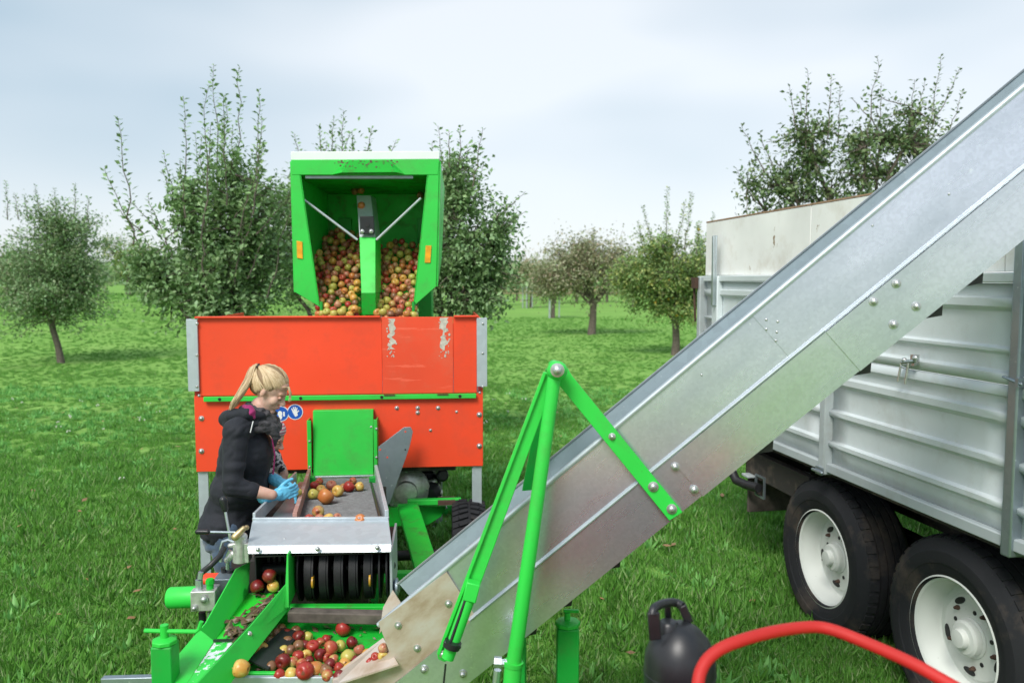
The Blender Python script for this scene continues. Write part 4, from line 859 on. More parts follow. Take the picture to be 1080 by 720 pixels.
bb = B(); bb.tube([Wp(213, 645, mY), Wp(214, 662, mY), Wp(216, 676, mY)], .016, 10); obj('hose', bb, M['hose'], vb)
for pts, r_ in (([(210, 625), (210, 611)], .017), ([(211, 610), (212, 603)], .012), ([(221, 645), (221, 663)], .011), ([(220, 655), (220, 660)], .017)):
    bb = B(); bb.tube([Wp(x, y, mY-.02) for x, y in pts], r_, 8); obj('hose_fitting', bb, M['galv'], vb)
bb = B(); bb.tube([Wp(221.5, 624, mY-.02), Wp(221.5, 610, mY-.02)], .016, 10); bb.tube([Wp(221.5, 615, mY-.02), Wp(221.5, 611, mY-.02)], .020, 6); obj('green_fitting', bb, M['green_dirty'], vb)
a = Wp(226, 650, 3.62); c = Wp(246, 611, 3.62); bb = B(); bb.box(a.x, c.x, a.y, a.y+.10, a.z, c.z); obj('motor_guard', bb, M['galv_dark'], vb, .003)
bb = B(); q = Wp(226, 613, 3.72); bb.box(q.x-.08, q.x+.09, q.y-.02, q.y+.1, q.z-.02, q.z+.008); bb.cap(Wp(214, 612, 3.7), .022, Wp(236, 613, 3.7), .018, 10); obj('red_guard', bb, M['orange'], vb, .004)
# upper spool valve cluster
vY = 3.66
bb = B(); bb.tube([Wp(253, 592, vY), Wp(254, 564, vY)], [.034, .026], 12); bb.box(*sorted((Wp(247, 588, vY).x, Wp(263, 588, vY).x)), Wp(250, 580, vY).y-.02, Wp(250, 580, vY).y+.05, Wp(250, 592, vY).z, Wp(250, 572, vY).z); bb.cap(Wp(246, 584, vY), .018, Wp(240, 590, vY), .016, 10); bb.ell(Wp(256, 566, vY), .022); bb.cap(Wp(243, 575, vY), .013, Wp(251, 573, vY), .012, 8)
obj('spool_valve', bb, M['aluminium'], vb, .002)
bb = B(); bb.tube([Wp(233, 592, vY), Wp(233, 578, vY), Wp(235, 571, vY), Wp(241, 569, vY), Wp(247, 571, vY)], .008, 8); bb.tube([Wp(240, 600, vY), Wp(240, 586, vY), Wp(243, 580, vY)], .009, 8); obj('steel_pipe', bb, M['galv'], vb)
bb = B(); bb.cap(Wp(248, 566, vY-.04), .018, Wp(257, 557, vY-.02), .013, 10); bb.ell(Wp(260, 556, vY), .012); obj('brass_coupling', bb, plain('worn_brass', (.5, .38, .2), .4, .7, .3), vb)
bb = B(); bb.tube([Wp(243, 569, vY), Wp(237, 535, vY+.02)], .0065, 8); obj('lever', bb, M['galv'], vb)
bb = B(); bb.cap(Wp(237.5, 537, vY+.02), .014, Wp(235.6, 527, vY+.02), .018, 10); obj('lever_knob', bb, M['blackpaint'], vb)
bb = B(); bb.tube([Wp(248, 561, vY-.03), Wp(212, 560.5, vY-.06)], .0055, 8); obj('lever', bb, M['galv'], vb)
bb = B(); bb.cap(Wp(219, 560.6, vY-.06), .011, Wp(208.5, 560.5, vY-.06), .012, 10); obj('lever_knob', bb, M['blackpaint'], vb)
bb = B(); bb.tube([Wp(243, 600, vY+.05), Wp(243, 640, vY+.08), Wp(246, 690, vY+.1)], .016, 8); bb.tube([Wp(236, 598, vY+.05), Wp(238, 640, vY+.07)], .013, 8); obj('hose', bb, M['hose'], vb)
# left support jack with crank, and bar at the bottom edge
def jack(px0, px1, pytop, Y, name='jack_stand', crank=None, tee=None):
    a = P(px0, pytop, Y); c = P(px1, pytop, Y); wd = c.x-a.x; cx = (a.x+c.x)/2; z = a.z
    j = thing(name, '', ''); del j['label']; del j['category']
    bb = B(); bb.box(cx-wd/2, cx+wd/2, Y, Y+wd, .25, z); o1 = obj('jack_tube', bb, M['green_dark'], j, .006)
    bb = B(); bb.box(cx-wd*.36, cx+wd*.36, Y+wd*.14, Y+wd*.86, .03, .2499); obj('inner_tube', bb, M['galv'], j, .004)
    bb = B(); bb.box(cx-wd*1.1, cx+wd*1.1, Y-wd*.6, Y+wd*1.6, -.01, .028); obj('foot', bb, M['galv_dark'], j, .003)
    bb = B(); bb.lathe([(wd*.60, 0), (wd*.60, .016), (wd*.3, .024)], (cx, Y+wd/2, z+.001), (0, 0, 1), 8); obj('jack_cap', bb, M['green'], j, .003)
    return j, cx, z, wd, Y
M['green_dark'] = paint('deep_green_paint', (.008, .40, .045), .4, (.1, .1, .04), .3, 6)
def put(b_, fr): b_.v = [tuple(fr @ Vector(v)) for v in b_.v]; return b_
j, cx, z, wd, Y = jack(158, 180, 683, 3.0); j.parent = sm; j.matrix_parent_inverse = FH.inverted()
bb = B(); bb.tube([(cx, Y+wd/2, z+.02), (cx, Y+wd/2, z+.075)], .016, 10); bb.tube([P(152.5, 664.5, 3.04), P(170, 665, 3.04), P(207, 665.5, 3.04), P(210, 663, 3.04), P(212.5, 655, 3.04)], .0085, 8); obj('crank_handle', bb, M['green'], j)
a, c = P(135, 718, 3.02), P(176, 716, 3.02); obj('ground_rail', B().bar(W2(a-Vector((.1, 0, 0))), W2(c+Vector((.02, 0, 0))), .03, .035), M['galv_dark'], sm, .003)
jt, cx, z, wd, Y = jack(588, 611, 664, 3.12, 'support_jack'); jt['label'] = 'green square jack post with T handle standing in grass right of the steel incline'; jt['category'] = 'jack'
bb = B(); bb.tube([(cx-.002, Y+wd/2, z+.01), (cx-.002, Y+wd/2, z+.055)], .013, 10); bb.bar((cx-.018, Y+wd/2, z+.062), (cx+.045, Y+wd/2, z+.060), .014, .012); obj('tee_handle', bb, M['green'], jt, .002)
# machine underframe so the table stands on the ground
bb = B()
for px, Y in ((270, 3.75), (405, 3.75), (330, 5.2), (395, 5.2)):
    p = P(px, 600, Y); p = W2(p); bb.box(p.x-.025, p.x+.025, p.y-.025, p.y+.025, 0, .9 if Y > 4 else .6)
obj('table_leg', bb, M['green_dark'], sm, .003)
a = W2(P(330, 590, 4.2)); bb = B(); bb.box(a.x-.35, a.x+.32, a.y-.3, a.y+1.1, .55, .80); obj('table_underframe', bb, M['chassis'], sm)

# ================================================================== tipping bucket above the hopper
YF_ = 6.15; YB_ = 7.15
bk = thing('tipping_bucket', 'bright green tipped bucket full of apples above the orange-red hopper', 'bucket', Matrix.Translation((P(385, 300, YF_).x, YF_, 0)))
OB = bk.matrix_world.translation.copy()
def K(px, py, Y=YF_): return P(px, py, Y)-OB
def kface(pts, t): return B().prism(pts, t)
TL, BL = K(317, 183), K(337, 321); TR, BR = K(450.5, 183), K(436, 321)
oTL, oML, oBL = K(307, 170), K(311, 308), K(338, 324); oTR, oMR, oBR = K(463, 170), K(460, 302), K(435, 324)
obj('front_flange', kface([oTL, oML, oBL, BL, TL], (0, .012, 0)), M['green'], bk, .003)
obj('front_flange', kface([oTR, TR, BR, oBR, oMR][::-1], (0, .012, 0)), M['green'], bk, .003)
bTL, bTR, bBL, bBR = K(323, 205, YB_), K(448, 205, YB_), K(330, 285, YB_), K(444, 285, YB_)
obj('back_wall', kface([bTL, bBL, bBR, bTR], (0, .01, 0)), M['green_dirty'], bk)
obj('ceiling_plate', kface([TL, TR, bTR, bTL], (0, 0, .01)), M['green_dirty'], bk)
obj('side_wall', kface([TL, bTL, bBL, BL], (-.01, 0, 0)), M['green_dirty'], bk)
obj('side_wall', kface([TR, BR, bBR, bTR], (.01, 0, 0)), M['green_dirty'], bk)
flo = [K(340, 337), K(433, 337), bBR, bBL]; obj('floor_plate', kface(flo, (0, 0, -.01)), M['green_dirty'], bk)
sk = [K(345, 334, YF_+.03), K(430, 334, YF_+.03), K(428, 340, YF_+.02), K(347, 340, YF_+.02)]; _ = [K(337, 321, YF_+.02), K(436, 321, YF_+.02), K(434, 330, YF_+.01), K(339, 330, YF_+.01)]; obj('pouring_lip', kface(sk, (0, .01, 0)), M['green'], bk)
# outer hull sides running back
obj('outer_side', kface([oTL+Vector((0, .013, 0)), oTL+Vector((.05, .95, -.1)), oML+Vector((.05, .95, .25)), oML+Vector((0, .013, 0))], (-.012, 0, 0)), M['green'], bk)
obj('outer_side', kface([oTR+Vector((0, .013, 0)), oMR+Vector((0, .013, 0)), oMR+Vector((-.05, .95, .25)), oTR+Vector((-.05, .95, -.1))], (.012, 0, 0)), M['green'], bk)
# top beam with the trapezoid stiffener and pale top strip
obj('top_beam', kface([K(306.8, 168.5, YF_-.003), K(463.3, 168, YF_-.003), K(462, 184.5, YF_-.003), K(308, 184.5, YF_-.003)][::-1], (0, .05, 0)), M['green'], bk, .004)
fr1 = [K(350, 184.3, YF_-.005), K(427, 184, YF_-.005), K(410, 168.5, YF_-.005), K(366, 168.5, YF_-.005)]; fr2 = [K(360, 182, YF_-.06), K(417, 181.5, YF_-.06), K(408, 169, YF_-.06), K(368, 169, YF_-.06)]
bb = B(); bb.add(fr1+fr2, [(0, 1, 2, 3), (7, 6, 5, 4), (0, 4, 5, 1), (1, 5, 6, 2), (2, 6, 7, 3), (3, 7, 4, 0)]); obj('beam_stiffener', bb, M['green_dirty'], bk)
obj('top_strip', kface([K(306.5, 160), K(463.5, 159.5), K(463.5, 168), K(306.5, 169)][::-1], (0, .06, 0)), plain('pale_top_strip', (.78, .84, .81), .4, 0, .04, 5), bk, .004)
a, c = K(322, 187, YF_+.04), K(436, 187, YF_+.04); obj('tine_bar', B().bar(a, c, .02, .025), M['galv_dark'], bk, .003)
# central divider box
T1, T2 = K(374, 204, 6.9), K(389, 204, 6.9); D1, D2 = K(381, 309, 6.06), K(396, 309, 6.06); E1, E2 = K(381.5, 332, 6.10), K(396.5, 332, 6.10)
M1, M2 = T1.lerp(D1, .3), T2.lerp(D2, .3)
dv = thing('divider_column', '', ''); del dv['label']; del dv['category']; dv.parent = bk
U1, U2, V1, V2 = K(376, 206, 6.62), K(391, 206, 6.62), K(379, 250, 6.35), K(396, 250, 6.35)
obj('column_top', kface([U1, V1, V2, U2], (0, .25, 0)), M['galv_matt'], dv, .003)
obj('column_face', kface([V1+Vector((0, .001, 0)), D1, D2, V2+Vector((0, .001, 0))], (0, .25, 0)), M['green'], dv, .003)
obj('column_foot', kface([D1+Vector((0, .001, -.001)), E1, E2, D2+Vector((0, .001, -.001))], (0, .20, 0)), M['green_dirty'], dv, .003)
bp = [K(379.5, 228, 6.32), K(379.5, 247, 6.32), K(395, 247, 6.32), K(394, 228, 6.32)]
obj('hinge_plate', kface(bp, (0, .015, 0)), M['blackpaint'], dv, .004)
for px, py in ((382, 244), (391.5, 244)): bb = B(); bb.bolt(K(px, py, 6.315), (0, -1, 0), .011, .01); obj('bolt', bb, M['steel'], dv)
bb = B(); bb.lathe([(.02, 0), (.02, .005)], K(387, 237, 6.319), (0, -1, 0), 14); obj('hinge_hole', bb, M['black'], dv)
# bracing rods
bb = B(); bb.tube([K(321, 211, 6.25), K(377, 253, 6.3)], .010, 8); obj('bracing_rod', bb, M['galv_matt'], bk)
bb = B(); bb.tube([K(444, 209, 6.25), K(397, 253, 6.3)], .010, 8); obj('bracing_rod', bb, M['galv_matt'], bk)
for pts in (((313, 254), (319, 255), (319.5, 273), (313.5, 272)), ((449, 259), (455, 259), (454, 277), (448, 277))):
    v = [K(x, y, YF_-.002) for x, y in pts]; obj('amber_reflector', B().prism(v, (0, -.006, 0)), M['yellow'], bk, .001)
for px in (339, 436): bb = B(); bb.tube([K(px, 318, YF_-.01), K(px, 330, YF_-.01)], .012, 8); obj('hinge_pin', bb, M['green_dark'], bk)
# lift arms that carry the bucket, down behind the hopper
bb = B()
for x in (-.35, .35): bb.bar((x, 1.2, .0), (x, 1.05, 2.75), .12, .16); bb.bar((x, 1.05, 2.7), (x, 1.0, 2.35), .1, .1)
bb.bar((-.6, 1.2, .05), (.6, 1.2, .05), .1, .1)
obj('lift_mast', bb, M['green_dark'], bk, .006)
bb = B(); rr_ = random.Random(5)
for k in range(46):                                      # dirt and pulp stuck to the stiffener and walls
    px = rr_.choice((rr_.gauss(362, 6), rr_.uniform(356, 420), rr_.uniform(356, 420))); py = 169.5+abs(rr_.gauss(0, 3 if px > 370 else 5)); p = K(px, py, YF_-.061); s = rr_.uniform(.003, .010)
    bb.add([p+Vector((s*rr_.uniform(.6, 1.5)*math.cos(t), -.0003*(k+1)/46-.0002, s*rr_.uniform(.4, 1)*math.sin(t))) for t in (0, 1.1, 2.3, 3.4, 4.4, 5.4)], [(5, 4, 3, 2, 1, 0)])
obj('pulp_spots', bb, M['mudstain'], bk, kind='stuff')

# ================================================================== inclined conveyor
O = P(500, 572, 3.0); E_ = P(1080, 88, 2.775); dx = (E_-O).normalized(); hy = Vector((-dx.y, dx.x, 0)).normalized(); dz = dx.cross(hy)
FC = basis(dx, hy, dz, O)
cv = thing('inclined_conveyor', 'long galvanised steel inclined conveyor rising to the right over the trailer', 'conveyor', FC)
def c2(px, py, y=0): return hit(px, py, FC, 1, y)
XL = c2(398, 657).x; XE = 3.85; Hh = .40; zf = -.212; CW = .27
xj = c2(485, 628).x                                       # joint between worn plate and sheet
joints = [c2(805, 345).x-.0, XE]
# cross-section of the near wall: rolled lip, board leaning back, fold, lower frame
def ext(prf, x0, x1, m=1, closed=True):
    b = B(); n = len(prf); v = [(x0+(x1-x0)*j/m, y, z) for j in range(m+1) for y, z in prf]
    f = [(j*n+i, j*n+(i+1) % n, (j+1)*n+(i+1) % n, (j+1)*n+i) for j in range(m) for i in range(n if closed else n-1)]
    if closed: f += [tuple(range(n))[::-1], tuple(range(m*n, m*n+n))]
    b.add(v, f); return b
def taper(b_):                     # the far wall stands a little taller at the foot
    b_.v = [(x, y, z+.036*max(0, 1-(x-XL)/3.0) if z > -.1 else z) for x, y, z in b_.v]; return b_
up_prof = [(-.004, 0), (.002, -.004), (-.012, zf+.012), (-.015, zf+.010), (0, -.006)]
def upper(x0, x1, off=0, name='upper_side_sheet', mat='galv_conv'):
    pr = [(-.004-off, -.007), (.000-off, -.007), (-.010-off, zf), (-.014-off, zf)]; return obj(name, ext(pr, x0, x1), M[mat], cv)
xs_ = [xj, c2(672, 470).x, c2(815, 352).x, c2(1010, 190).x, XE]
upper(xs_[0], xs_[2]-.001); upper(xs_[2]-.012, XE, .003)
# bright rolled lip
lp = [(-.010, -.016), (-.014, -.010), (-.013, -.002), (-.006, .003), (.006, .003), (.010, -.002), (.010, -.008), (-.004, -.009)]
obj('rolled_lip', ext(lp, XL, XE), M['lip'], cv, smooth=60)
# fold ridge
fp = [(-.014, zf+.006), (-.026, zf+.003), (-.030, zf-.002), (-.028, zf-.007), (-.020, zf-.008), (-.012, zf-.004)]
obj('fold_ridge', ext(fp, c2(503, 651).x-.02, XE), M['lip'], cv, smooth=60)
lw = [(-.020, zf-.0085), (-.024, zf-.0085), (-.024, -Hh), (.03, -Hh), (.03, -Hh+.004), (-.020, -Hh+.004)]
xA = c2(417, 722).x-.5; xB = c2(722, 500).x; 
obj('lower_side_sheet', ext(lw, xA, xB+.06), M['galv_conv'], cv); 
lw2 = [(y-.004, z) for y, z in lw[:3]]+[(.03, -Hh-.004), (.03, -Hh), (-.024, -Hh+.002)]
lw2 = [(-.0245, zf-.0095), (-.0285, zf-.0095), (-.0285, -Hh-.003), (-.0245, -Hh-.003)]
obj('lower_side_sheet', ext(lw2, xB, c2(965, 325).x), M['galv_conv'], cv)
lw3 = [(-.029, zf-.0095), (-.033, zf-.0095), (-.033, -Hh-.004), (-.029, -Hh-.004)]
obj('lower_side_sheet', ext(lw3, c2(900, 385).x, XE), M['galv_conv'], cv)
# far wall, floor belt
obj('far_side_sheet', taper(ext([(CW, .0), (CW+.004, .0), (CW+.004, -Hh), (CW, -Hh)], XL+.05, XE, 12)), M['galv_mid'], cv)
obj('rolled_lip', taper(ext([(CW-.004, -.003), (CW-.005, .003), (CW+.008, .003), (CW+.008, -.003)], XL+.04, XE, 12)), M['lip'], cv)
obj('conveyor_belt', ext([(.0, -.235), (CW-.001, -.235), (CW-.001, -.243), (.0, -.243)], XL+.05, XE), M['hose'], cv)
obj('underside_sheet', ext([(.031, -Hh+.01), (CW-.001, -Hh+.01), (CW-.001, -Hh+.004), (.031, -Hh+.004)], XL, XE), M['galv_dark'], cv)
for k in range(16):
    x = XL+.2+k*.25; bb = B(); bb.box(x, x+.008, .012, CW-.002, -.2349, -.19); obj('belt_cleat', bb, M['hose'], cv)
# belt flight tips peeping out below the edge
for px, py in ((1013, 283), (798, 458-0), (980, 332), (912, 392), (583, 404+200)):
    pass
for px, py in ((1012, 280), (987, 333), (912, 392), (798, 455+5), (655, 598), (606, 640), (570, 671)):
    q = c2(px, py, .03); x = q.x; bb = B(); s = .055 if px in (1012, 987, 798, 912) else .03
    bb.prism([(x-s, .0, -Hh-.004), (x+s*.8, .0, -Hh-.004), (x+s*.15, .0, -Hh-s*.75)], (0, .02, 0)); obj('belt_flight', bb, M['green_black'] if 'green_black' in M else M['hose'], cv)
# bolts
for px, py, s in ((945, 299, 1), (921, 318, 1), (966, 323, 1), (942, 342, 1), (712, 492, 1), (732, 516, 1), (447, 706, 1), (488, 711, 1), (398, 655, 0)):
    if s: q = c2(px, py, -.03); bb = B(); bb.bolt((q.x, -.0245-(.008 if px > 900 else .004 if px > 700 else 0), q.z), (0, -1, 0), .011, .012); obj('bolt', bb, M['steel'], cv)
for px, py in ((808, 337), (819, 350), (818-10, 347), (830-12, 359), (820, 339)):
    q = c2(px, py, -.006); bb = B(); bb.bolt((q.x, -.006+.03*q.z, q.z), (0, -1, 0), .005, .005, False); obj('rivet', bb, M['steel'], cv)
for px, py in ((740, 395), (920, 238), (1000, 205), (436, 625)):
    q = c2(px, py, CW if px == 436 else -.006); bb = B(); bb.bolt((q.x, (CW-.001) if px == 436 else -.004+.07*q.z, q.z), (0, -1, 0), .004, .004, False); obj('rivet', bb, M['steel'], cv)
# worn plate at the inlet
def cpl(pts, y, t): return B().prism([(c2(x, px_, y).x, y, c2(x, px_, y).z) for x, px_ in pts], t)
obj('worn_inlet_plate', cpl([(399, 656), (411, 688), (388, 705), (350, 716), (350, 745), (400, 745), (416, 720), (503, 652), (471, 603)], -.015, (0, .004, 0)), M['wornplate'], cv)
for px, py in ((420, 659), (440, 683), (473, 636)):
    q = c2(px, py, -.016); bb = B(); bb.bolt((q.x, -.0152, q.z), (0, -1, 0), .010, .010); obj('bolt', bb, M['steel'], cv)
# inlet ramp inside and far inlet cheek
ip = [P(403, 676, 3.06), P(372, 700, 3.05), P(352, 712, 3.02), P(375, 716, 2.98), P(412, 690, 2.98)]
I_ = FC.inverted()
obj('inlet_ramp', B().prism([I_ @ q for q in (P(404, 672, 3.14), P(350, 712, 3.12), P(352, 722, 2.98), P(420, 700, 2.98))], (0, 0, -.006)), M['wornplate'], cv)
obj('inlet_cheek', B().prism([I_ @ q for q in (P(414, 622, 3.32), P(423, 636, 3.3), P(400, 668, 3.3), P(404, 640, 3.32))], (0, .005, 0)), M['wornplate'], cv)
# wheel support of the conveyor far below and legs reaching the ground at the right end
bb = B(); g1 = I_ @ Vector((O.x-.45, O.y+.15, 0)); g2 = I_ @ Vector((O.x-.45, O.y+.15, .62)); bb.bar(g1, g2, .08, .08); g1 = I_ @ Vector((.02, 3.1, 0)); g2 = I_ @ Vector((.02, 3.1, 1.0)); bb.bar(g1, g2, .07, .07); obj('conveyor_leg', bb, M['green_dark'], cv)
# ---- green brace and A-frame legs
def wpt(px, py, Y): return I_ @ P(px, py, Y)
AY = 2.90
def flat(name, pts, Y, t=.012, mat='green', Y2=None):
    n = len(pts); v = [wpt(x, y, Y if Y2 is None else (Y if i in (0, n-1) else Y2)) for i, (x, y) in enumerate(pts)]
    return obj(name, B().prism(v, I_.to_3x3() @ Vector((0, t, 0))), M[mat], cv, .002)
# brace plate lies just proud of the near wall: place its corners in the wall's own plane
bp_ = [(585, 381), (596, 384), (603, 396), (720, 540), (706, 549), (584, 399)]
obj('brace_plate', B().prism([(c2(x, y, -.050).x, -.050, c2(x, y, -.050).z) for x, y in bp_], (0, .010, 0)), M['green'], cv, .002)
for px, py, r_ in ((645.5, 460, .009), (689, 513, .013), (708.5, 536.5, .013)):
    q = c2(px, py, -.051); bb = B(); bb.bolt((q.x, -.050, q.z), (0, -1, 0), r_, .012); obj('bolt', bb, M['steel'], cv)
for px, py in ((689, 513), (708.5, 536.5)):
    q = c2(px, py, -.04); bb = B(); bb.lathe([(.016, 0), (.016, .02)], (q.x, -.0242-.018, q.z), (0, 1, 0), 12); obj('spacer', bb, M['galv'], cv)
obj('outer_leg', B().prism([wpt(*q) for q in ((573, 392, AY-.02), (461, 688, AY-.085), (462, 695, AY-.085), (469, 698, AY-.085), (479, 692, AY-.085), (588, 394, AY-.02))], I_.to_3x3() @ Vector((0, .012, 0))), M['green'], cv, .003)
obj('leg_flange', B().prism([wpt(*q) for q in ((573, 392, AY-.024), (461, 688, AY-.089), (464, 689, AY-.089), (576, 393, AY-.024))], I_.to_3x3() @ Vector((0, -.012, 0))), M['green'], cv, .001)
bb = B(); bb.tube([wpt(585, 395, AY-.05), wpt(562, 560, AY-.09), wpt(541, 704, AY-.12)], [.024, .0255, .027], 20); obj('round_strut', bb, M['green'], cv)
bb = B(); bb.tube([wpt(541.5, 699, AY-.12), wpt(538, 745, AY-.14)], [.032, .032], 20); bb.tube([wpt(541.6, 697, AY-.12), wpt(541.2, 701, AY-.12)], .036, 20); obj('strut_sleeve', bb, M['green'], cv)
p = P(538, 745, AY-.14); bb = B(); bb.tube([I_ @ p, I_ @ Vector((p.x-.02, p.y, 0))], .03, 14); obj('strut_foot', bb, M['green_dark'], cv)
bb = B(); bb.tube([wpt(522, 698, AY-.12), wpt(538, 699, AY-.12)], .014, 8); bb.tube([wpt(521, 697.5, AY-.12), wpt(529, 698, AY-.12)], .020, 6); bb.tube([wpt(525, 706, AY-.1), wpt(523, 725, AY-.1)], .014, 8); obj('clamp_bolt', bb, M['galv'], cv)
bb = B(); bb.tube([wpt(500, 616, AY-.10), wpt(472, 694, AY-.13)], .023, 14); obj('strut_cylinder', bb, M['green'], cv)
bb = B(); bb.bar(wpt(500, 613, AY-.10), wpt(495, 632, AY-.105), .055, .05); obj('cylinder_clevis', bb, M['green'], cv, .004)
bb = B(); bb.tube([wpt(493, 626, AY-.12), wpt(474, 680, AY-.145)], .006, 6); bb.tube([wpt(470, 700, AY-.1), wpt(467, 730, AY-.1)], .004, 6); obj('control_cable', bb, M['hose'], cv)
bb = B(); bb.tube([wpt(478, 676, AY-.14), wpt(476, 682, AY-.14)], .032, 14); bb.cap(wpt(470, 677, AY-.15), .008, wpt(484, 682, AY-.15), .008, 8); obj('clamp_ring', bb, M['blackpaint'], cv)
bb = B(); bb.bolt(wpt(467, 689, AY-.092), I_.to_3x3() @ Vector((0, -1, 0)), .010, .01); obj('bolt', bb, M['steel'], cv)
# apex
bb = B(); bb.tube([wpt(584, 386, AY+.12), wpt(587.5, 390, AY-.09)], .024, 16); obj('apex_pin', bb, M['green'], cv)
bb = B(); bb.bolt(wpt(587.8, 390.2, AY-.095), I_.to_3x3() @ Vector((0, -1, 0)), .017, .016); obj('apex_bolt', bb, M['steel'], cv)
bb = B(); bb.cap(wpt(588, 391, AY-.06), .036, wpt(587, 391, AY-.055), .036, 16); obj('apex_eye', bb, M['green'], cv)
# far leg going down behind the trough
bb = B(); bb.bar(wpt(583, 390, AY+.12), wpt(557, 520, AY+.36), .055, .012, I_.to_3x3() @ Vector((0, -1, 0))); obj('inner_leg', bb, M['green_dark'], cv, .002)

# ================================================================== foreground: red tube handle machine and black coupling bottle
rm = thing('red_machine', 'blurred red bent-tube handle in the bottom right foreground', 'handle', Matrix.Translation((.75, 1.7, 0)))
I2 = rm.matrix_world.inverted()
pts = [(733, 760, 1.62), (736, 722, 1.64), (740, 705, 1.66), (750, 691, 1.68), (770, 679, 1.70), (810, 667, 1.74), (850, 661, 1.78), (875, 663, 1.78), (910, 676, 1.74), (960, 698, 1.66), (1000, 720, 1.60), (1070, 760, 1.5)]
def smoothpts(v, n=4):
    out_ = []
    for i in range(len(v)-1):
        p0, p1, p2, p3 = v[max(i-1, 0)], v[i], v[i+1], v[min(i+2, len(v)-1)]
        for k in range(n):
            t = k/n; out_.append(.5*((2*p1)+(-p0+p2)*t+(2*p0-5*p1+4*p2-p3)*t*t+(-p0+3*p1-3*p2+p3)*t**3))
    return out_+[v[-1]]
tp = smoothpts([I2 @ P(*q) for q in pts])
bb = B(); bb.tube(tp, .0135, 18); obj('tube_handle', bb, M['red'], rm, smooth=80)
# body of the red machine, below the picture
bb = B(); bb.box(-1.15, .15, -.62, -.02, .45, 1.25); obj('red_cowl', bb, M['red'], rm, .06)
for q in (tp[0], tp[-1]):
    bb = B(); bb.tube([q, Vector((q.x, q.y, .95))], .015, 12); obj('handle_upright', bb, M['red'], rm)
bb = B()
for x in (-.45, .25):
    for y in (-.35, .03): bb.bar((x, y, 0), (x, y, .46), .05, .05)
obj('stand_leg', bb, M['blackpaint'], rm)
bt = P(717, 700, 1.95); bo = thing('black_bottle', 'blurred round black tank with cage-like carrying handle beside the red tube', 'tank', Matrix.Translation((bt.x, bt.y, 0)))
s = 1.95/F_PX; I3 = bo.matrix_world.inverted()
zc = P(717, 700, 1.95).z; rb = 39*s
bb = B(); bb.lathe([(.01, rb*1.32), (rb*.28, rb*1.30), (rb*.52, rb*1.16), (rb*.80, rb*.84), (rb*.97, rb*.42), (rb*1.0, 0), (rb*.99, -.5*rb), (rb*.86, -1.0*rb), (rb*.84, -1.5*rb), (rb*.84, -2.6*rb), (.01, -2.7*rb)], (0, 0, zc-.012), (0, 0, 1), 40); obj('tank_body', bb, M['blackpaint'], bo, smooth=60)
hz = zc+.012+rb*.9
bb = B()
def hp(x, y, dy=0): q = I3 @ P(x, y, 1.95+dy); return q
for a_, c_, w_ in ((hp(691, 674, -.04), hp(689, 645, -.04), .030), (hp(727, 656, .02), hp(719, 638, .02), .022), (hp(705, 656, .04), hp(704, 638, .04), .016)):
    bb = B(); bb.bar(a_, c_, w_, .012, (0, 1, 0)); obj('handle_post', bb, M['blackpaint'], bo, .003)
bb = B(); bb.tube(smoothpts([hp(688, 648, -.04), hp(690, 641, -.03), hp(700, 636, .0), hp(712, 635, .03), hp(720, 639, .02)]), .011, 12); obj('handle_ring', bb, M['blackpaint'], bo)
bb = B(); bb.lathe([(rb*.993, -.004), (rb*1.012, -.002), (rb*1.012, .002), (rb*.993, .004)], (0, 0, zc-.02), (0, 0, 1), 40, False); obj('mould_seam', bb, M['blackpaint'], bo)
bb = B(); bb.lathe([(.030, -.03), (.026, .0), (.02, .006)], hp(705, 657), (0, 0, 1), 16); obj('filler_cap', bb, M['blackpaint'], bo)
bb = B(); bb.lathe([(.12, 0), (.12, .03), (.03, .035), (.025, zc-2.75*rb)], (0, 0, 0), (0, 0, 1), 20); obj('tank_stand', bb, M['blackpaint'], bo)
# ================================================================== people
def remesh(name, b, vox, mat, parent, smooth_it=4, fold=0, fscale=14, stretch=(1, 1, 1), seed=0):
    me = bpy.data.meshes.new('tmp'); me.from_pydata(b.v, [], b.f); o = bpy.data.objects.new('tmp', me); COL.objects.link(o)
    m = o.modifiers.new('r', 'REMESH'); m.mode = 'VOXEL'; m.voxel_size = vox
    m2 = o.modifiers.new('s', 'SMOOTH'); m2.factor = .5; m2.iterations = smooth_it
    dg = bpy.context.evaluated_depsgraph_get(); nm = bpy.data.meshes.new_from_object(o.evaluated_get(dg)); bpy.data.objects.remove(o)
    if fold:
        n = len(nm.vertices); co = np.zeros(n*3, np.float32); nm.vertices.foreach_get('co', co); co = co.reshape(-1, 3)
        nn = np.zeros(n*3, np.float32); nm.vertices.foreach_get('normal', nn); nn = nn.reshape(-1, 3)
        d = np.array([(abs(noise.noise(Vector((c[0]*fscale*stretch[0]+seed+1.2*noise.noise(Vector(c)*6), c[1]*fscale*stretch[1], c[2]*fscale*stretch[2]))))*2-.45)*fold for c in co.tolist()])
        nm.vertices.foreach_set('co', (co+nn*d[:, None]).astype(np.float32).ravel())
    nm.materials.clear(); nm.materials.append(mat); nm.name = name
    nm.polygons.foreach_set('use_smooth', [True]*len(nm.polygons)); nm.update()
    o = bpy.data.objects.new(name, nm); COL.objects.link(o); o.parent = parent; return o
def skin_mat():
    m, nt, bs = newmat('fair_skin'); n = noise_node(nt, 14, 3); r = ramp(nt, n.outputs[0], [(.35, (.58, .33, .25, 1)), (.65, (.66, .42, .33, 1))])
    nt.links.new(r.outputs[0], bs.inputs['Base Color']); bs.inputs['Roughness'].default_value = .5; bs.inputs['Subsurface Weight'].default_value = .12; bs.inputs['Subsurface Radius'].default_value = (.02, .008, .004); bs.inputs['Subsurface Scale'].default_value = .3; return m
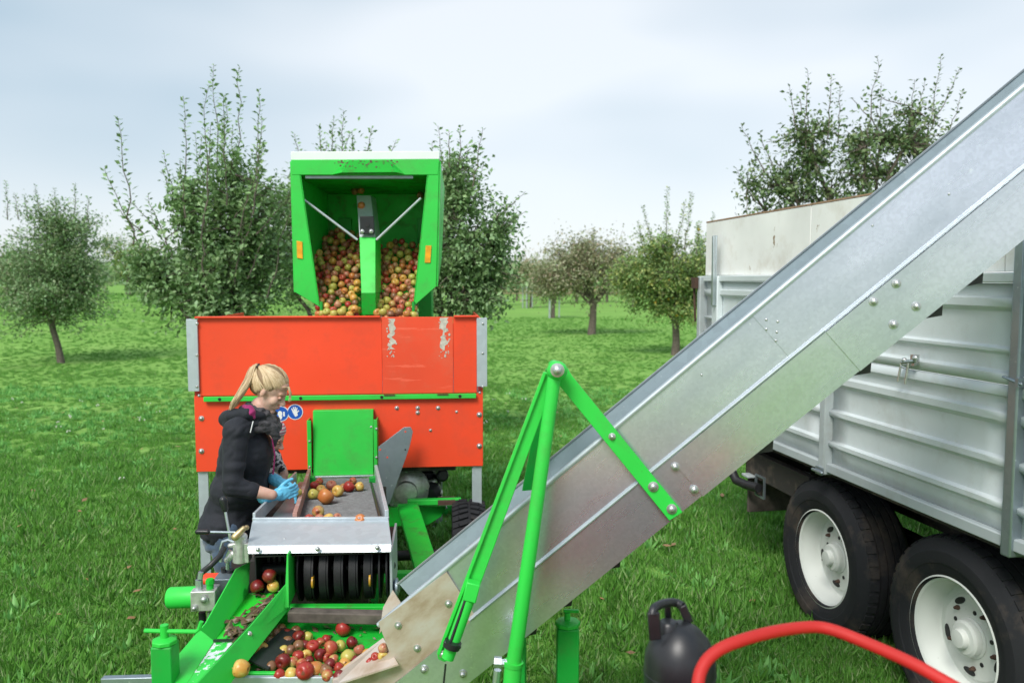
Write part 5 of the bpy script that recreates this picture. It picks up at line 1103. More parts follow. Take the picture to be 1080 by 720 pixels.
def hair_mat(name, cols):
    m, nt, bs = newmat(name); g = N(nt, 'ShaderNodeNewGeometry'); r = ramp(nt, g.outputs['Random Per Island'], [(i/(len(cols)-1), c4(c)) for i, c in enumerate(cols)])
    nt.links.new(r.outputs[0], bs.inputs['Base Color']); bs.inputs['Roughness'].default_value = .42; return m
M['skin'] = skin_mat(); M['blond'] = hair_mat('blond_hair', [(.38, .25, .13), (.60, .44, .26), (.72, .56, .36), (.50, .36, .20), (.66, .50, .32)])
M['blond_root'] = plain('dark_blond_root', (.26, .17, .09), .55)
M['brown_hair'] = hair_mat('brown_hair', [(.12, .07, .04), (.2, .12, .07)])
def cloth(name, col, rough=.85, sheen=.3, var=.2, scale=120):
    m = plain(name, col, rough, 0, var, scale, .25); m.node_tree.nodes['Principled BSDF'].inputs['Sheen Weight'].default_value = sheen; return m
M['jacket'] = cloth('black_softshell', (.011, .013, .020), .8, .03); M['jeans'] = cloth('blue_denim', (.05, .085, .14)); M['scarf'] = cloth('charcoal_scarf', (.055, .052, .058), .95, .1, .75, 45)
M['magenta'] = cloth('magenta_cloth', (.30, .015, .12), .8, .1); M['glove'] = plain('blue_nitrile_glove', (.13, .50, .74), .42, 0, .12, 9, .05); M['shoe'] = plain('dark_boot', (.03, .028, .025), .6)
def pattern_mat():
    m, nt, bs = newmat('black_white_print'); n = noise_node(nt, 42, 2, .5); r = ramp(nt, n.outputs[0], [(.47, (.03, .03, .035, 1)), (.53, (.62, .58, .58, 1))]); nt.links.new(r.outputs[0], bs.inputs['Base Color']); bs.inputs['Roughness'].default_value = .85; return m
M['print'] = pattern_mat()
def stripe_mat():
    m, nt, bs = newmat('pink_white_stripe'); t = N(nt, 'ShaderNodeTexCoord'); wv = N(nt, 'ShaderNodeTexWave'); wv.bands_direction = 'Z'; wv.inputs['Scale'].default_value = 16; nt.links.new(t.outputs['Object'], wv.inputs[0])
    r = ramp(nt, wv.outputs[0], [(.45, (.70, .62, .62, 1)), (.55, (.50, .16, .22, 1))]); nt.links.new(r.outputs[0], bs.inputs['Base Color']); bs.inputs['Roughness'].default_value = .8; return m
M['stripe'] = stripe_mat()
def rotm(f, s, u):
    m = Matrix.Identity(3)
    for i, a in enumerate((f, s, u)):
        for k in range(3): m[k][i] = a[k]
    return m
def head_blobs(b, c, RM, sc=1.0):
    q = lambda x, y, z: c + RM @ (Vector((x, y, z))*sc)
    E = lambda x, y, z, r: b.ell(q(x, y, z), tuple(k*sc for k in r), RM, 20, 14)
    E(-.012, 0, .025, (.098, .076, .092)); E(.028, 0, -.03, (.062, .058, .088)); E(.035, 0, -.078, (.048, .045, .036)); E(.070, 0, -.098, (.024, .024, .020))
    E(.076, 0, .020, (.019, .046, .020)); E(.050, 0, .052, (.038, .052, .035)); b.cap(q(.088, 0, .004), .009*sc, q(.111, 0, -.030), .0125*sc, 10)
    for s in (-1, 1):
        E(.060, s*.034, -.028, (.028, .024, .030)); E(.100, s*.011, -.034, (.011, .008, .008)); E(.0, s*.079, -.012, (.015, .008, .027)); E(.003, s*.081, -.004, (.008, .006, .014))
    E(.088, 0, -.058, (.013, .024, .0085)); E(.085, 0, -.071, (.012, .021, .0085)); E(.075, 0, -.062, (.018, .030, .022))
    return q
def hand_mesh(b, wrist, d, n, s, cu=.5, L=.085, thumb_side=1):
    """palm and five fingers; d along the hand, n palm side, s across"""
    d, n, s = Vector(d).normalized(), Vector(n).normalized(), Vector(s).normalized(); RM = rotm(d, s, n)
    pc = wrist + d*L*.52; b.ell(pc, (L*.56, .041, .016), RM, 18, 10); b.cap(wrist-d*.03, .030, wrist+d*.02, .031, 12)
    b.ell(wrist+d*.03-s*thumb_side*-.018+n*.008, (.032, .018, .016), RM)
    for i, (o_, ln) in enumerate(((-.030, .068), (-.010, .080), (.010, .076), (.029, .060))):
        p = wrist + d*L*.95 + s*o_; a = .25+cu*.4+.05*i; r = .0092
        for k, f in enumerate((.45, .32, .25)):
            v = d*math.cos(a)+n*math.sin(a); p2 = p+v*ln*f; b.cap(p, r, p2, r*.93, 10); p = p2; r *= .93; a += cu*(.9-.1*k)
    p = wrist + d*.030 + s*thumb_side*.030 + n*.008; a = .7; 
    for k, ln in enumerate((.038, .030, .024)):
        v = (d*math.cos(a)+s*thumb_side*math.sin(a)*.8+n*(.35+.25*k)).normalized(); p2 = p+v*ln; b.cap(p, .0115-.001*k, p2, .0108-.001*k, 10); p = p2; a -= .4*cu+.15
def ring_loop(c, ax, rx, r, n=14, wob=.01, seed=0):
    rr = random.Random(seed); ax = Vector(ax).normalized(); x = ax.orthogonal().normalized(); y = ax.cross(x)
    return [c+(x*math.cos(2*math.pi*k/n)+y*math.sin(2*math.pi*k/n))*(rx+rr.uniform(-wob, wob))+ax*rr.uniform(-wob, wob) for k in range(n+1)]
# ---- the woman
Yw = 4.45; WO = Vector((P(243, 560, Yw).x, Yw, 0))
wm = thing('person', 'woman with blond ponytail, black jacket and blue gloves, sorting apples at the table', 'person', Matrix.Translation(WO))
def Q(px, py, dY=0): return P(px, py, Yw+dY)-WO
hc = Q(284.5, 410); th = R(33); RM = rotm(Vector((math.cos(th), -.10, -math.sin(th))).normalized(), Vector((.09, 1, 0)).normalized(), Vector((math.sin(th), 0, math.cos(th))).normalized())
b = B(); q = head_blobs(b, hc, RM, 1.02)
nb = Q(264, 446); b.cap(Q(275, 428), .056, nb, .062, 16)
b.cap(nb, .07, Q(258, 475), .12, 18); b.cap(Q(258, 475), .12, Q(248, 515), .11); b.cap(Q(248, 515), .11, Q(242, 550), .13)
SN, EN, WN = Q(249, 455, -.17), Q(245, 513, -.245), Q(287, 521.5, -.19); SF, EF, WF = Q(268, 454, .16), Q(272, 505, .22), Q(293, 512, .10)
for S_, E1_, W_ in ((SN, EN, WN), (SF, EF, WF)):
    b.cap(nb, .06, S_, .055); b.cap(S_, .052, E1_, .040); b.cap(E1_, .041, E1_.lerp(W_, .4), .040); b.cap(E1_.lerp(W_, .4), .040, W_, .028)
HPn, HPf = Q(240, 560, -.09), Q(240, 560, .09)
legs = []
for HP, dy, dxk in ((HPn, -.11, .03), (HPf, .11, .09)):
    K_ = Vector((HP.x+dxk, dy, .43)); A_ = Vector((HP.x+dxk-.03, dy, .09)); b.cap(HP, .085, K_, .058); b.cap(K_, .058, A_, .040); b.cap(A_, .04, A_+Vector((.14, 0, -.045)), .03); legs.append((HP, K_, A_))
body = remesh('body', b, .0052, M['skin'], wm, 3)
# eyes, brows, lashes
for s in (-1, 1):
    e = B(); e.ell(q(.0835, s*.030, .000), (.009, .013, .009), RM, 12, 8); obj('eyelid', e, M['skin'], wm, smooth=90)
    e = B(); e.tube([q(.089, s*.018, -.007), q(.0935, s*.030, -.0095), q(.086, s*.043, -.007)], .0024, 6); obj('eyelash', e, M['brown_hair'], wm)
    e = B(); e.tube([q(.100, s*.014, .020), q(.096, s*.032, .025), q(.080, s*.050, .019)], .0026, 6); obj('eyebrow', e, M['blond_root'], wm)
e = B(); e.ell(q(.0985, 0, -.062), (.006, .019, .0055), RM, 12, 8); obj('lips', e, plain('pale_pink_lip', (.50, .20, .17), .4), wm, smooth=90)
# jacket
b = B(); b.cap(Q(262, 448), .08, Q(260, 475), .138, 20); b.ell(Q(262, 478), (.140, .19, .15)); b.cap(Q(260, 475), .150, Q(252, 515), .140); b.ell(Q(252, 515), (.155, .185, .13)); b.cap(Q(250, 520), .140, Q(241, 548), .150)
b.ell(Q(241, 552), (.162, .195, .13)); b.cap(nb, .08, SN, .075); b.cap(nb, .08, SF, .075); b.cap(SN, .068, EN, .055); b.cap(EN, .055, EN.lerp(WN, .48), .046); b.cap(SF, .08, EF, .068); b.cap(EF, .066, EF.lerp(WF, .6), .05)
jk = remesh('jacket', b, .0085, M['jacket'], wm, 4, .0065, 11, (1.5, .8, 1.7), 3)
b = B(); b.tube([Q(278, 438, -.08), Q(262, 436, -.13), Q(245, 438, -.07), Q(239, 441, 0), Q(246, 438, .08), Q(262, 434, .12)], [.02, .032, .040, .046, .04, .02], 14); b.tube([Q(274, 446, -.09), Q(256, 445, -.12), Q(242, 448, -.04), Q(244, 448, .06)], [.02, .034, .04, .03], 14)
remesh('hood', b, .008, M['jacket'], wm, 4, .006, 9, (1, 1, 1), 8)
b = B(); b.tube([Q(267, 444, -.175), Q(265.5, 450, -.185), Q(264, 456, -.188)], .0028, 6); obj('drawstring', b, M['white'], wm)
b = B(); b.tube([Q(287, 462, -.05), Q(290, 480, -.03), Q(288, 500, -.02)], .004, 6); obj('front_zip', b, M['magenta'], wm)
b = B(); b.cap(EN.lerp(WN, .46), .048, EN.lerp(WN, .50), .047, 18); remesh('sleeve_cuff', b, .006, M['jacket'], wm, 2)
# scarf
b = B()
for k, (c, rx, r_, sd) in enumerate(((Q(274, 430.5), .066, .020, 1), (Q(273, 435), .078, .026, 4), (Q(273, 441), .088, .028, 2), (Q(277, 446), .082, .028, 3))): b.tube(ring_loop(c, (.35, 0, 1), rx, r_, 16, .008, sd), r_, 10)
b.tube([Q(282, 445, -.07), Q(288, 452, -.05), Q(291, 461, -.03), Q(288, 470, -.01)], [.026, .03, .028, .012], 10); b.tube([Q(288, 443, 0), Q(291, 452, .0), Q(289, 460, .02)], [.02, .028, .02], 10); b.tube([Q(280, 436, -.07), Q(288, 444, -.03), Q(291, 450, .03)], [.018, .024, .02], 10)
remesh('scarf', b, .006, M['scarf'], wm, 2, .010, 20, (1, 1, 1.4), 4)
b = B(); b.tube([Q(257, 428, -.070), Q(261, 431, -.108), Q(266, 436, -.128), Q(269, 441, -.122)], [.010, .026, .026, .008], 10); remesh('scarf_lining', b, .006, M['magenta'], wm, 3, .006, 16)
# jeans and boots
b = B(); b.ell(Q(241, 566), (.135, .165, .12))
for HP, K_, A_ in legs: b.cap(HP, .098, K_, .072); b.cap(K_, .072, A_+Vector((0, 0, .02)), .060)
remesh('jeans', b, .011, M['jeans'], wm, 4, .012, 10, (1, 1, 1.5), 2)
for HP, K_, A_ in legs:
    b = B(); b.cap(A_+Vector((0, 0, .06)), .055, A_, .05); b.cap(A_+Vector((-.03, 0, -.045)), .045, A_+Vector((.17, 0, -.05)), .038); remesh('boot', b, .009, M['shoe'], wm, 3)
# gloves
AP = P(314, 519, Yw-.02)-WO
for W_, d, n, s, cu, ts in ((Q(289, 522, -.16), Vector((.93, .30, .12)), Vector((-.25, .95, .10)), Vector((0, -.1, 1)), .55, 1), (Q(297, 509.5, .08), Vector((.86, -.25, -.38)), Vector((-.2, -.85, -.45)), Vector((.35, -.4, .84)), .45, 1)):
    b = B(); hand_mesh(b, W_, d, n, s, cu, .086, ts); dn = d.normalized(); b.cap(W_-dn*.055, .036, W_-dn*.03, .034, 14)
    remesh('glove', b, .0034, M['glove'], wm, 2, .0022, 40)
# hair
b = B(); b.ell(hc+RM @ Vector((-.022, 0, .034)), (.100, .083, .094), RM, 28, 18); b.ell(hc+RM @ Vector((-.055, 0, .0)), (.065, .074, .07), RM)
obj('hair_base', b, M['blond_root'], wm, smooth=90)
tie = Vector((-.118, 0, .062)); hb = B(); rr = random.Random(4)
def on_skull(v, k=1.0):                       # project onto the hair surface
    c0 = Vector((-.020, 0, .030)); w_ = v-c0; s_ = math.sqrt((w_.x/.105)**2+(w_.y/.087)**2+(w_.z/.099)**2); return c0+w_/s_*k
for i in range(560):
    t = rr.uniform(-1, 1); side = -1 if t < 0 else 1; a = abs(t)
    # hairline from the parting over the forehead down to the ear and nape
    if a < .35: p0 = Vector((.078-.02*a, side*a*.12, .088-.04*a))
    elif a < .7: u = (a-.35)/.35; p0 = Vector((.071-.063*u, side*(.042+.042*u), .074-.058*u))
    else: u = (a-.7)/.3; p0 = Vector((.002-.075*u, side*(.088-.03*u), .010-.075*u))
    p0 += Vector((rr.gauss(0, .007), rr.gauss(0, .004), rr.gauss(0, .007)))
    pts = []
    for k in range(8):
        f = k/7; v = p0.lerp(tie, f**.92); v.y += side*.03*math.sin(math.pi*f)*(a > .1); v.z += .03*math.sin(math.pi*f)*(a < .7); pts.append(hc+RM @ on_skull(v, 1.0+rr.uniform(-.012, .03) if f < .96 else 1.07))
    r_ = rr.uniform(.0013, .0028); hb.tube(pts, [r_*.5, r_, r_, r_, r_, r_, r_, r_*.8], 5, False)
tw = hc+RM @ tie
for i in range(360):                         # ponytail falling back over the collar
    ph = rr.uniform(0, 6.28); rad = math.sqrt(rr.random()); ll = rr.uniform(.72, 1.06)
    cs = [tw+Vector((.01, 0, -.004)), tw+Vector((-.022, -.01, .014)), P(264, 397, Yw-.02)-WO, P(257, 410, Yw-.05)-WO, P(250, 421, Yw-.07)-WO, P(245, 431, Yw-.08)-WO]
    wd = (.010, .020, .036, .042, .038, .022); pts = []
    m = 6
    for k in range(m):
        c = cs[k] if ll > .95 or k < m-1 else cs[m-2].lerp(cs[m-1], max(.1, (ll-.7)*3.5)); pts.append(c+Vector((math.cos(ph)*rad*wd[k]*.85+rr.gauss(0, .002), math.sin(ph)*rad*wd[k], math.cos(ph)*rad*wd[k]*.5+rr.gauss(0, .002))))
    r_ = rr.uniform(.0014, .0027); hb.tube(smoothpts(pts, 2), [r_]*8+[r_*.7, r_*.5, r_*.3], 5, False)
for i in range(26):                          # loose fringe lock in front of the face
    o_ = rr.gauss(0, .006); pts = [hc+RM @ on_skull(Vector((.045, -.03+o_, .11)), 1.03), hc+RM @ on_skull(Vector((.085, -.035+o_, .07)), 1.04), P(304+rr.gauss(0, .7), 408, Yw-.07+o_)-WO, P(306+rr.gauss(0, .8), 414, Yw-.07+o_)-WO, P(306+rr.gauss(0, 1.0), 417+rr.uniform(0, 7), Yw-.07+o_)-WO]
    hb.tube(smoothpts(pts, 3), [.0016]*9+[.0013, .001, .0008, .0005], 5, False)
o = obj('hair', hb, M['blond'], wm, smooth=90, kind='stuff')
b = B(); b.tube(ring_loop(tw+Vector((-.006, 0, .004)), Vector((-.8, 0, .4)), .019, 0, 12, .001), .006, 8); obj('hair_tie', b, M['blackpaint'], wm)
# ---- second worker, stooping behind her
Y2 = 4.95; WO2 = Vector((P(240, 560, Y2).x, Y2, 0))
p2 = thing('person', 'second worker stooping behind the blond woman, striped cap and black-and-white printed sleeve', 'person', Matrix.Translation(WO2))
def Q2(px, py, dY=0): return P(px, py, Y2+dY)-WO2
h2 = Q2(283, 460); th = R(26); RM2 = rotm(Vector((math.cos(th), -.05, -math.sin(th))).normalized(), Vector((.05, 1, 0)).normalized(), Vector((math.sin(th), 0, math.cos(th))).normalized())
b = B(); q2 = head_blobs(b, h2, RM2, 1.0)
b.cap(Q2(276, 468), .052, Q2(262, 480), .06); b.cap(Q2(262, 484), .10, Q2(256, 515), .11); b.cap(Q2(256, 515), .11, Q2(254, 550), .12)
S2n, E2n, W2n = Q2(268, 484, -.15), Q2(287, 482, -.16), Q2(298, 497, -.14)
S2f, E2f, W2f = Q2(268, 480, .16), Q2(285, 505, .18), Q2(305, 512, .10)
for S_, E1_, W_ in ((S2n, E2n, W2n), (S2f, E2f, W2f)): b.cap(Q2(262, 480), .06, S_, .055); b.cap(S_, .048, E1_, .038); b.cap(E1_, .038, W_, .027)
for dy in (-.1, .1):
    HP = Q2(254, 556, dy); K_ = Vector((HP.x+.06, dy, .42)); A_ = Vector((HP.x+.02, dy, .09)); b.cap(HP, .09, K_, .06); b.cap(K_, .058, A_, .04); b.cap(A_, .04, A_+Vector((.14, 0, -.045)), .03)
hand_mesh(b, W2n, Vector((.25, .1, -.95)), Vector((-.9, 0, -.2)), Vector((0, -1, 0)), .5, .08, 1); hand_mesh(b, W2f, Vector((.6, -.1, -.6)), Vector((-.5, 0, -.6)), Vector((0, 1, 0)), .5, .08, 1)
remesh('body', b, .0065, M['skin'], p2, 3)
b = B(); b.cap(Q2(262, 486), .11, Q2(256, 515), .125); b.cap(Q2(256, 515), .125, Q2(254, 550), .13); b.cap(Q2(264, 482), .07, S2n, .07)
for S_, E1_, W_ in ((S2n, E2n, W2n), (S2f, E2f, W2f)): b.cap(S_, .066, E1_, .052); b.cap(E1_, .050, E1_.lerp(W_, .85), .036)
remesh('printed_top', b, .009, M['print'], p2, 4, .012, 11, (1, 1, 1), 7)
b = B()
for dy in (-.1, .1): HP = Q2(254, 556, dy); K_ = Vector((HP.x+.06, dy, .42)); A_ = Vector((HP.x+.02, dy, .11)); b.cap(HP, .105, K_, .075); b.cap(K_, .075, A_, .06)
remesh('trousers', b, .012, M['jeans'], p2, 4, .01)
b = B(); b.ell(h2+RM2 @ Vector((-.014, 0, .062)), (.104, .084, .066), RM2, 24, 16); remesh('cap', b, .006, M['stripe'], p2, 2)
b = B(); b.ell(h2+RM2 @ Vector((-.05, 0, -.01)), (.06, .075, .075), RM2); obj('hair', b, M['brown_hair'], p2, smooth=90)
for s in (-1, 1):
    e = B(); e.ell(q2(.084, s*.030, .000), (.009, .012, .008), RM2, 10, 8); obj('eye', e, M['brown_hair'], p2, smooth=90)

# ================================================================== apples
def apple_mesh(name, mat, n=14, stem=True):
    pr = [(.003, -.78), (.16, -.80), (.30, -.90), (.50, -.90), (.74, -.68), (.92, -.32), (1.0, .05), (.98, .38), (.84, .68), (.58, .86), (.34, .88), (.16, .74), (.003, .60)]
    b = B(); b.lathe(pr, (0, 0, 0), (0, 0, 1), n, True)
    if stem: b.tube([(0, 0, .58), (.03, .02, .85), (.10, .03, 1.08)], .045, 5)
    me = bpy.data.meshes.new(name); me.from_pydata(b.v, [], b.f); me.polygons.foreach_set('use_smooth', [True]*len(me.polygons)); me.materials.append(mat); return me
def apple_mat(name, base, blush, lo, hi, cut=False, isl=False):
    m, nt, bs = newmat(name); n = noise_node(nt, 1.1, 3, .5); oi = N(nt, 'ShaderNodeObjectInfo')
    n2 = noise_node(nt, 7, 4, .7, stretch=(1, 1, .18))
    a = N(nt, 'ShaderNodeMath', operation='MULTIPLY_ADD'); nt.links.new(n2.outputs[0], a.inputs[0]); a.inputs[1].default_value = .45; nt.links.new(n.outputs[0], a.inputs[2])
    src = oi.outputs['Random']
    if isl: g = N(nt, 'ShaderNodeNewGeometry'); src = g.outputs['Random Per Island']
    c_ = N(nt, 'ShaderNodeMath', operation='MULTIPLY_ADD'); nt.links.new(src, c_.inputs[0]); c_.inputs[1].default_value = .34; nt.links.new(a.outputs[0], c_.inputs[2])
    r = ramp(nt, c_.outputs[0], [(lo, c4(base)), (hi, c4(blush))])
    sp = noise_node(nt, 26, 2); rs_ = ramp(nt, sp.outputs[0], [(.70, 0.0), (.74, .45)]); c = mixc(nt, rs_.outputs[0], r.outputs[0], (.42, .30, .12, 1))
    vs = noise_node(nt, 1.0, 2); rr_ = ramp(nt, vs.outputs[0], [(.66, 0.0), (.72, .8)]); c = mixc(nt, rr_.outputs[0], c, (.12, .055, .022, 1))
    nt.links.new(c, bs.inputs['Base Color']); bs.inputs['Roughness'].default_value = .33; bs.inputs['Specular IOR Level'].default_value = .5; return m
AC = {'red': apple_mat('red_apple_skin', (.50, .27, .08), (.36, .030, .022), .50, .85), 'darkred': apple_mat('dark_red_apple_skin', (.26, .07, .03), (.17, .012, .012), .5, .8), 'green': apple_mat('green_apple_skin', (.34, .40, .06), (.48, .42, .09), .5, .9),
      'yellow': apple_mat('yellow_apple_skin', (.62, .50, .13), (.60, .30, .06), .75, 1.05), 'mixed': apple_mat('blushed_apple_skin', (.48, .36, .11), (.42, .07, .04), .60, .92), 'orange': apple_mat('orange_apple_skin', (.55, .32, .08), (.50, .16, .04), .6, .98),
      'brown': apple_mat('bruised_apple_skin', (.33, .19, .07), (.22, .10, .05), .5, .9), 'pink': apple_mat('pink_apple_skin', (.56, .42, .20), (.46, .15, .09), .55, .95)}
AM = {k: apple_mesh('apple', v) for k, v in AC.items()}
def apple(p, r, kind, label, group=None, tilt=1.2):
    o = bpy.data.objects.new('apple', AM[kind]); COL.objects.link(o); o.location = p; o.scale = (r*rnd.uniform(.96, 1.05), r*rnd.uniform(.96, 1.05), r*rnd.uniform(.9, 1.0))
    o.rotation_euler = (rnd.gauss(0, tilt), rnd.gauss(0, tilt), rnd.uniform(0, 6.28)); o['label'] = label; o['category'] = 'apple'
    if group: o['group'] = group
    return o
def plane_pt(px, py, corners, lift):
    a, b_, c = corners[0], corners[1], corners[2]; n = (b_-a).cross(c-a).normalized()
    if n.z < 0: n = -n
    a = a+n*lift; d = ray(px, py); o = Vector((0, 0, HCAM)); t = (a-o).dot(n)/d.dot(n); return o+d*t
GS = 'apples lying in the green collecting sump'
sump = [(361.7, 662.5, 17, 'red', 'bright red apple lying apart against the sump back, nearest the worn steel inlet', 0), (371, 677, 13, 'darkred', 'dark red apple just below the lone bright red one in the sump', 0), (379, 685, 12, 'pink', 'pale pink apple touching the worn steel inlet edge', 0),
 (367, 692, 16, 'green', 'large green apple left of the steel inlet, above the yellow one', 0), (349, 683, 16, 'mixed', 'yellow apple with red blush in the middle of the sump pile', .01), (359, 681, 13, 'green', 'green apple half hidden right of the blushed yellow one', 0),
 (330, 681.5, 14, 'red', 'red apple with yellow cheek at the top of the sump pile', .01), (338, 690, 14, 'darkred', 'deep red apple in the centre of the sump pile', 0), (323, 690, 12, 'yellow', 'small yellow apple wedged between red ones in the sump', 0), (314.5, 692, 13, 'red', 'red apple left of the small yellow one in the sump', 0),
 (315, 681, 13, 'brown', 'brownish yellow apple at the left rear of the sump pile', 0), (315, 671, 14, 'darkred', 'dark red apple farthest back on the left of the sump', 0), (298.7, 696.7, 17, 'darkred', 'large brownish red apple beside the black rubber flap', 0), (295, 711, 12, 'red', 'red apple at the sump front rail, leftmost of that row', 0),
 (307.5, 710, 13, 'yellow', 'dull yellow apple at the sump front rail left of the brightest red', 0), (321, 707, 18, 'red', 'largest bright crimson apple at the front of the sump', .01), (333, 705, 16, 'orange', 'orange apple right behind the largest crimson one', 0), (343.5, 706.7, 14, 'brown', 'olive brown apple right of the orange one', 0),
 (348, 700, 12, 'darkred', 'small dark red apple above the olive brown one', 0), (357.5, 704, 12, 'red', 'reddish apple between the olive one and the yellow one at the inlet', 0), (370, 706, 16, 'yellow', 'pale yellow apple at the front right corner of the sump', 0), (306.7, 685, 11, 'brown', 'small rotten greyish apple at the left of the sump pile', 0),
 (276, 685, 15, 'yellow', 'yellow apple with dark core lying on the black rubber flap', .0), (252.5, 706, 17, 'yellow', 'greenish yellow apple at the lower left tip of the black rubber flap', .03), (284, 676, 13, 'brown', 'bruised brown apple under the chute edge, lower of two', 0), (291, 668, 13, 'brown', 'bruised brown apple under the chute edge, upper of two', 0),
 (345, 712, 12, 'mixed', 'blushed apple partly hidden below the olive brown one', 0), (326, 697, 12, 'darkred', 'dark apple buried behind the largest crimson one', -.01), (345, 693, 12, 'red', 'red apple buried in the middle of the sump pile', -.01), (318, 700, 12, 'mixed', 'blushed apple buried left in the sump pile', -.01)]
for i, (px, py, d, k, nm) in enumerate(((303, 676, 12, 'brown', 'rotten brown'), (322, 680, 12, 'darkred', 'dark red'), (352, 695, 11, 'mixed', 'yellow and red'), (364, 699, 12, 'yellow', 'dull yellow'), (375, 697, 12, 'darkred', 'deep red'), (383, 698, 12, 'mixed', 'blushed'), (309, 698, 12, 'mixed', 'streaked'),
        (286, 703, 12, 'brown', 'dark brown'), (299, 686, 12, 'yellow', 'pale yellow'), (338, 677, 11, 'mixed', 'blotchy'), (344, 674, 11, 'red', 'scarlet'), (312, 665, 12, 'brown', 'mouldy brown'), (302, 668, 12, 'darkred', 'purplish red'), (387, 690, 12, 'yellow', 'cream yellow'), (325, 671, 11, 'green', 'small green'), (391, 702, 12, 'red', 'bright red'), (297, 663, 12, 'brown', 'wrinkled brown'), (358, 713, 13, 'darkred', 'maroon'))):
    sump.append((px, py, d, k, '%s apple in the sump, %s' % (nm, 'near its left rear corner' if px < 320 and py < 680 else 'left of the main pile' if px < 320 else 'at the back of the main pile' if py < 682 else 'right of the main pile towards the inlet'), -.004))
for px, py, d, k, lb, up_ in sump:
    r = d/2*3.35/F_PX; apple(P(254.5, 704.5, 3.01) if px == 252.5 else plane_pt(px, py, SUMP, r+up_), r, k, lb, GS)
INL = [I_ @ q for q in ()]
for px, py, d, k, lb in ((404, 683, 11, 'pink', 'pinkish yellow apple highest in the worn steel inlet'), (404, 691, 12, 'yellow', 'yellow apple against the right side inside the steel inlet'), (396, 692, 10, 'red', 'upper red apple inside the worn steel inlet'), (390, 698, 10, 'red', 'lower red apple inside the worn steel inlet'), (398, 698, 10, 'mixed', 'yellow and red apple at the front inside the steel inlet'), (388, 704, 9, 'red', 'small red apple at the bottom lip of the steel inlet')):
    r = d/2*3.07/F_PX; apple(P(px, py, 3.06), r, k, lb, 'apples entering the steel conveyor inlet')
for px, py, d, k, lb in ((284, 607, 15, 'darkred', 'dark bruised apple in the reject chute, against the rotor'), (271, 618, 15, 'darkred', 'brown-red bruised apple at the left wall of the reject chute'), (288, 618, 13, 'yellow', 'broken yellow apple half in the reject chute')):
    r = d/2*3.66/F_PX; apple(P(px, py, 3.64), r, k, lb, 'spoiled apples in the reject chute')
TBP = (bl, br, fl)
tabl = [(332, 512, 10, 'red', 'red apple at the left of the sorting belt under the green hatch'), (330.5, 521, 11.5, 'green', 'olive green apple next to the divider rail on the belt'), (338.5, 516, 10, 'yellow', 'small yellow apple behind the big orange one'), (343.4, 523.5, 17, 'orange', 'biggest orange apple on the sorting belt'), (349.5, 512, 11, 'pink', 'pink apple in the middle below the green hatch'),
 (356.5, 517.5, 12.5, 'yellow', 'pale yellow apple right of the biggest orange one'), (368, 513, 12, 'red', 'deep red apple right of centre below the hatch'), (362, 514, 9, 'mixed', 'small reddish apple between pale yellow and deep red ones'), (379, 513, 10, 'yellow', 'olive yellow apple at the right, alone below the hatch'), (337, 507.5, 8, 'red', 'red apple just emerging under the hatch lip, left'), (372, 507, 8, 'mixed', 'apple just emerging under the hatch lip, right'),
 (335.7, 539.5, 13, 'mixed', 'blushed apple standing above the row at the front cover'), (326, 547, 11, 'red', 'red apple half behind the front cover, leftmost'), (337, 547, 11, 'pink', 'pink apple half behind the front cover below the blushed one'), (346.5, 547, 12, 'yellow', 'yellow apple with dark core half behind the front cover'), (355.6, 546, 10, 'pink', 'pale pink apple half behind the front cover'), (380, 548, 13, 'orange', 'orange apple half behind the front cover, rightmost')]
for px, py, d, k, lb in tabl:
    q_ = plane_pt(px, py, TBP, .035); r = d/2*q_.y/F_PX; apple(plane_pt(px, py, TBP, r+.005), r, k, lb, 'apples on the sorting belt')
apple(AP+WO, .024, 'green', 'small yellow-green apple held in the blue gloves')
# bucket pile: two slopes of apples either side of the divider
pile = []
def slope_pile(corn, n_try, seed, layers=2):
    (a, b_, c, d) = corn                                  # back-left, back-right, front-right, front-left
    rr = random.Random(seed); got = []
    for L_ in range(layers):
        for t in range(n_try):
            u, v = rr.random(), rr.random(); p = a.lerp(b_, u).lerp(d.lerp(c, u), v); r = rr.uniform(.026, .034)
            p = p+Vector((0, 0, -L_*.042+.014*math.sin(9*u+5*v+seed)+rr.uniform(-.006, .008)))
            if all((p-g[0]).length > (r+g[1])*.93 for g in got): got.append((p, r, L_))
    return got
pl = slope_pile([P(325, 243, 7.0), P(381, 246, 7.0), P(377, 338, 6.06), P(337, 338, 6.06)], 5200, 2); prr = slope_pile([P(396, 256, 6.95), P(447, 256, 6.95), P(436, 338, 6.06), P(398, 338, 6.06)], 4600, 3)
allp = [(p, r, 'left', L_) for p, r, L_ in pl]+[(p, r, 'right', L_) for p, r, L_ in prr]
# a few dribbling over the lip on to the hopper edge
for px, py in ((345, 329), (352, 331), (361, 329), (369, 332), (374, 326), (404, 329), (412, 331), (421, 329), (429, 331), (348, 335), (365, 336), (408, 336), (424, 336)): allp.append((P(px, py, 6.06), .031, 'left' if px < 388 else 'right', 0))
def bucket_apple(p, r, k, sd_):
    px = 540+p.x/p.y*F_PX; mid = 358 if sd_ == 'left' else 418; inner = (px > mid) == (sd_ == 'left')
    lev = 'near the top of' if p.z > 2.42 else 'halfway up' if p.z > 2.13 else 'at the foot of'
    lb = '%s %s the %s bucket heap, %s' % (cn[k], lev, sd_, 'beside the divider' if inner else 'beside the outer side')
    apple(p, r, k, lb, lb.replace('apple', 'apples', 1))
allp.sort(key=lambda t: (t[3], t[0].y)); rest = B(); NB = 300-len(sump)-len(tabl)-10
kinds = ['mixed', 'mixed', 'pink', 'red', 'yellow', 'brown', 'green', 'mixed', 'brown', 'pink', 'yellow', 'orange', 'green']
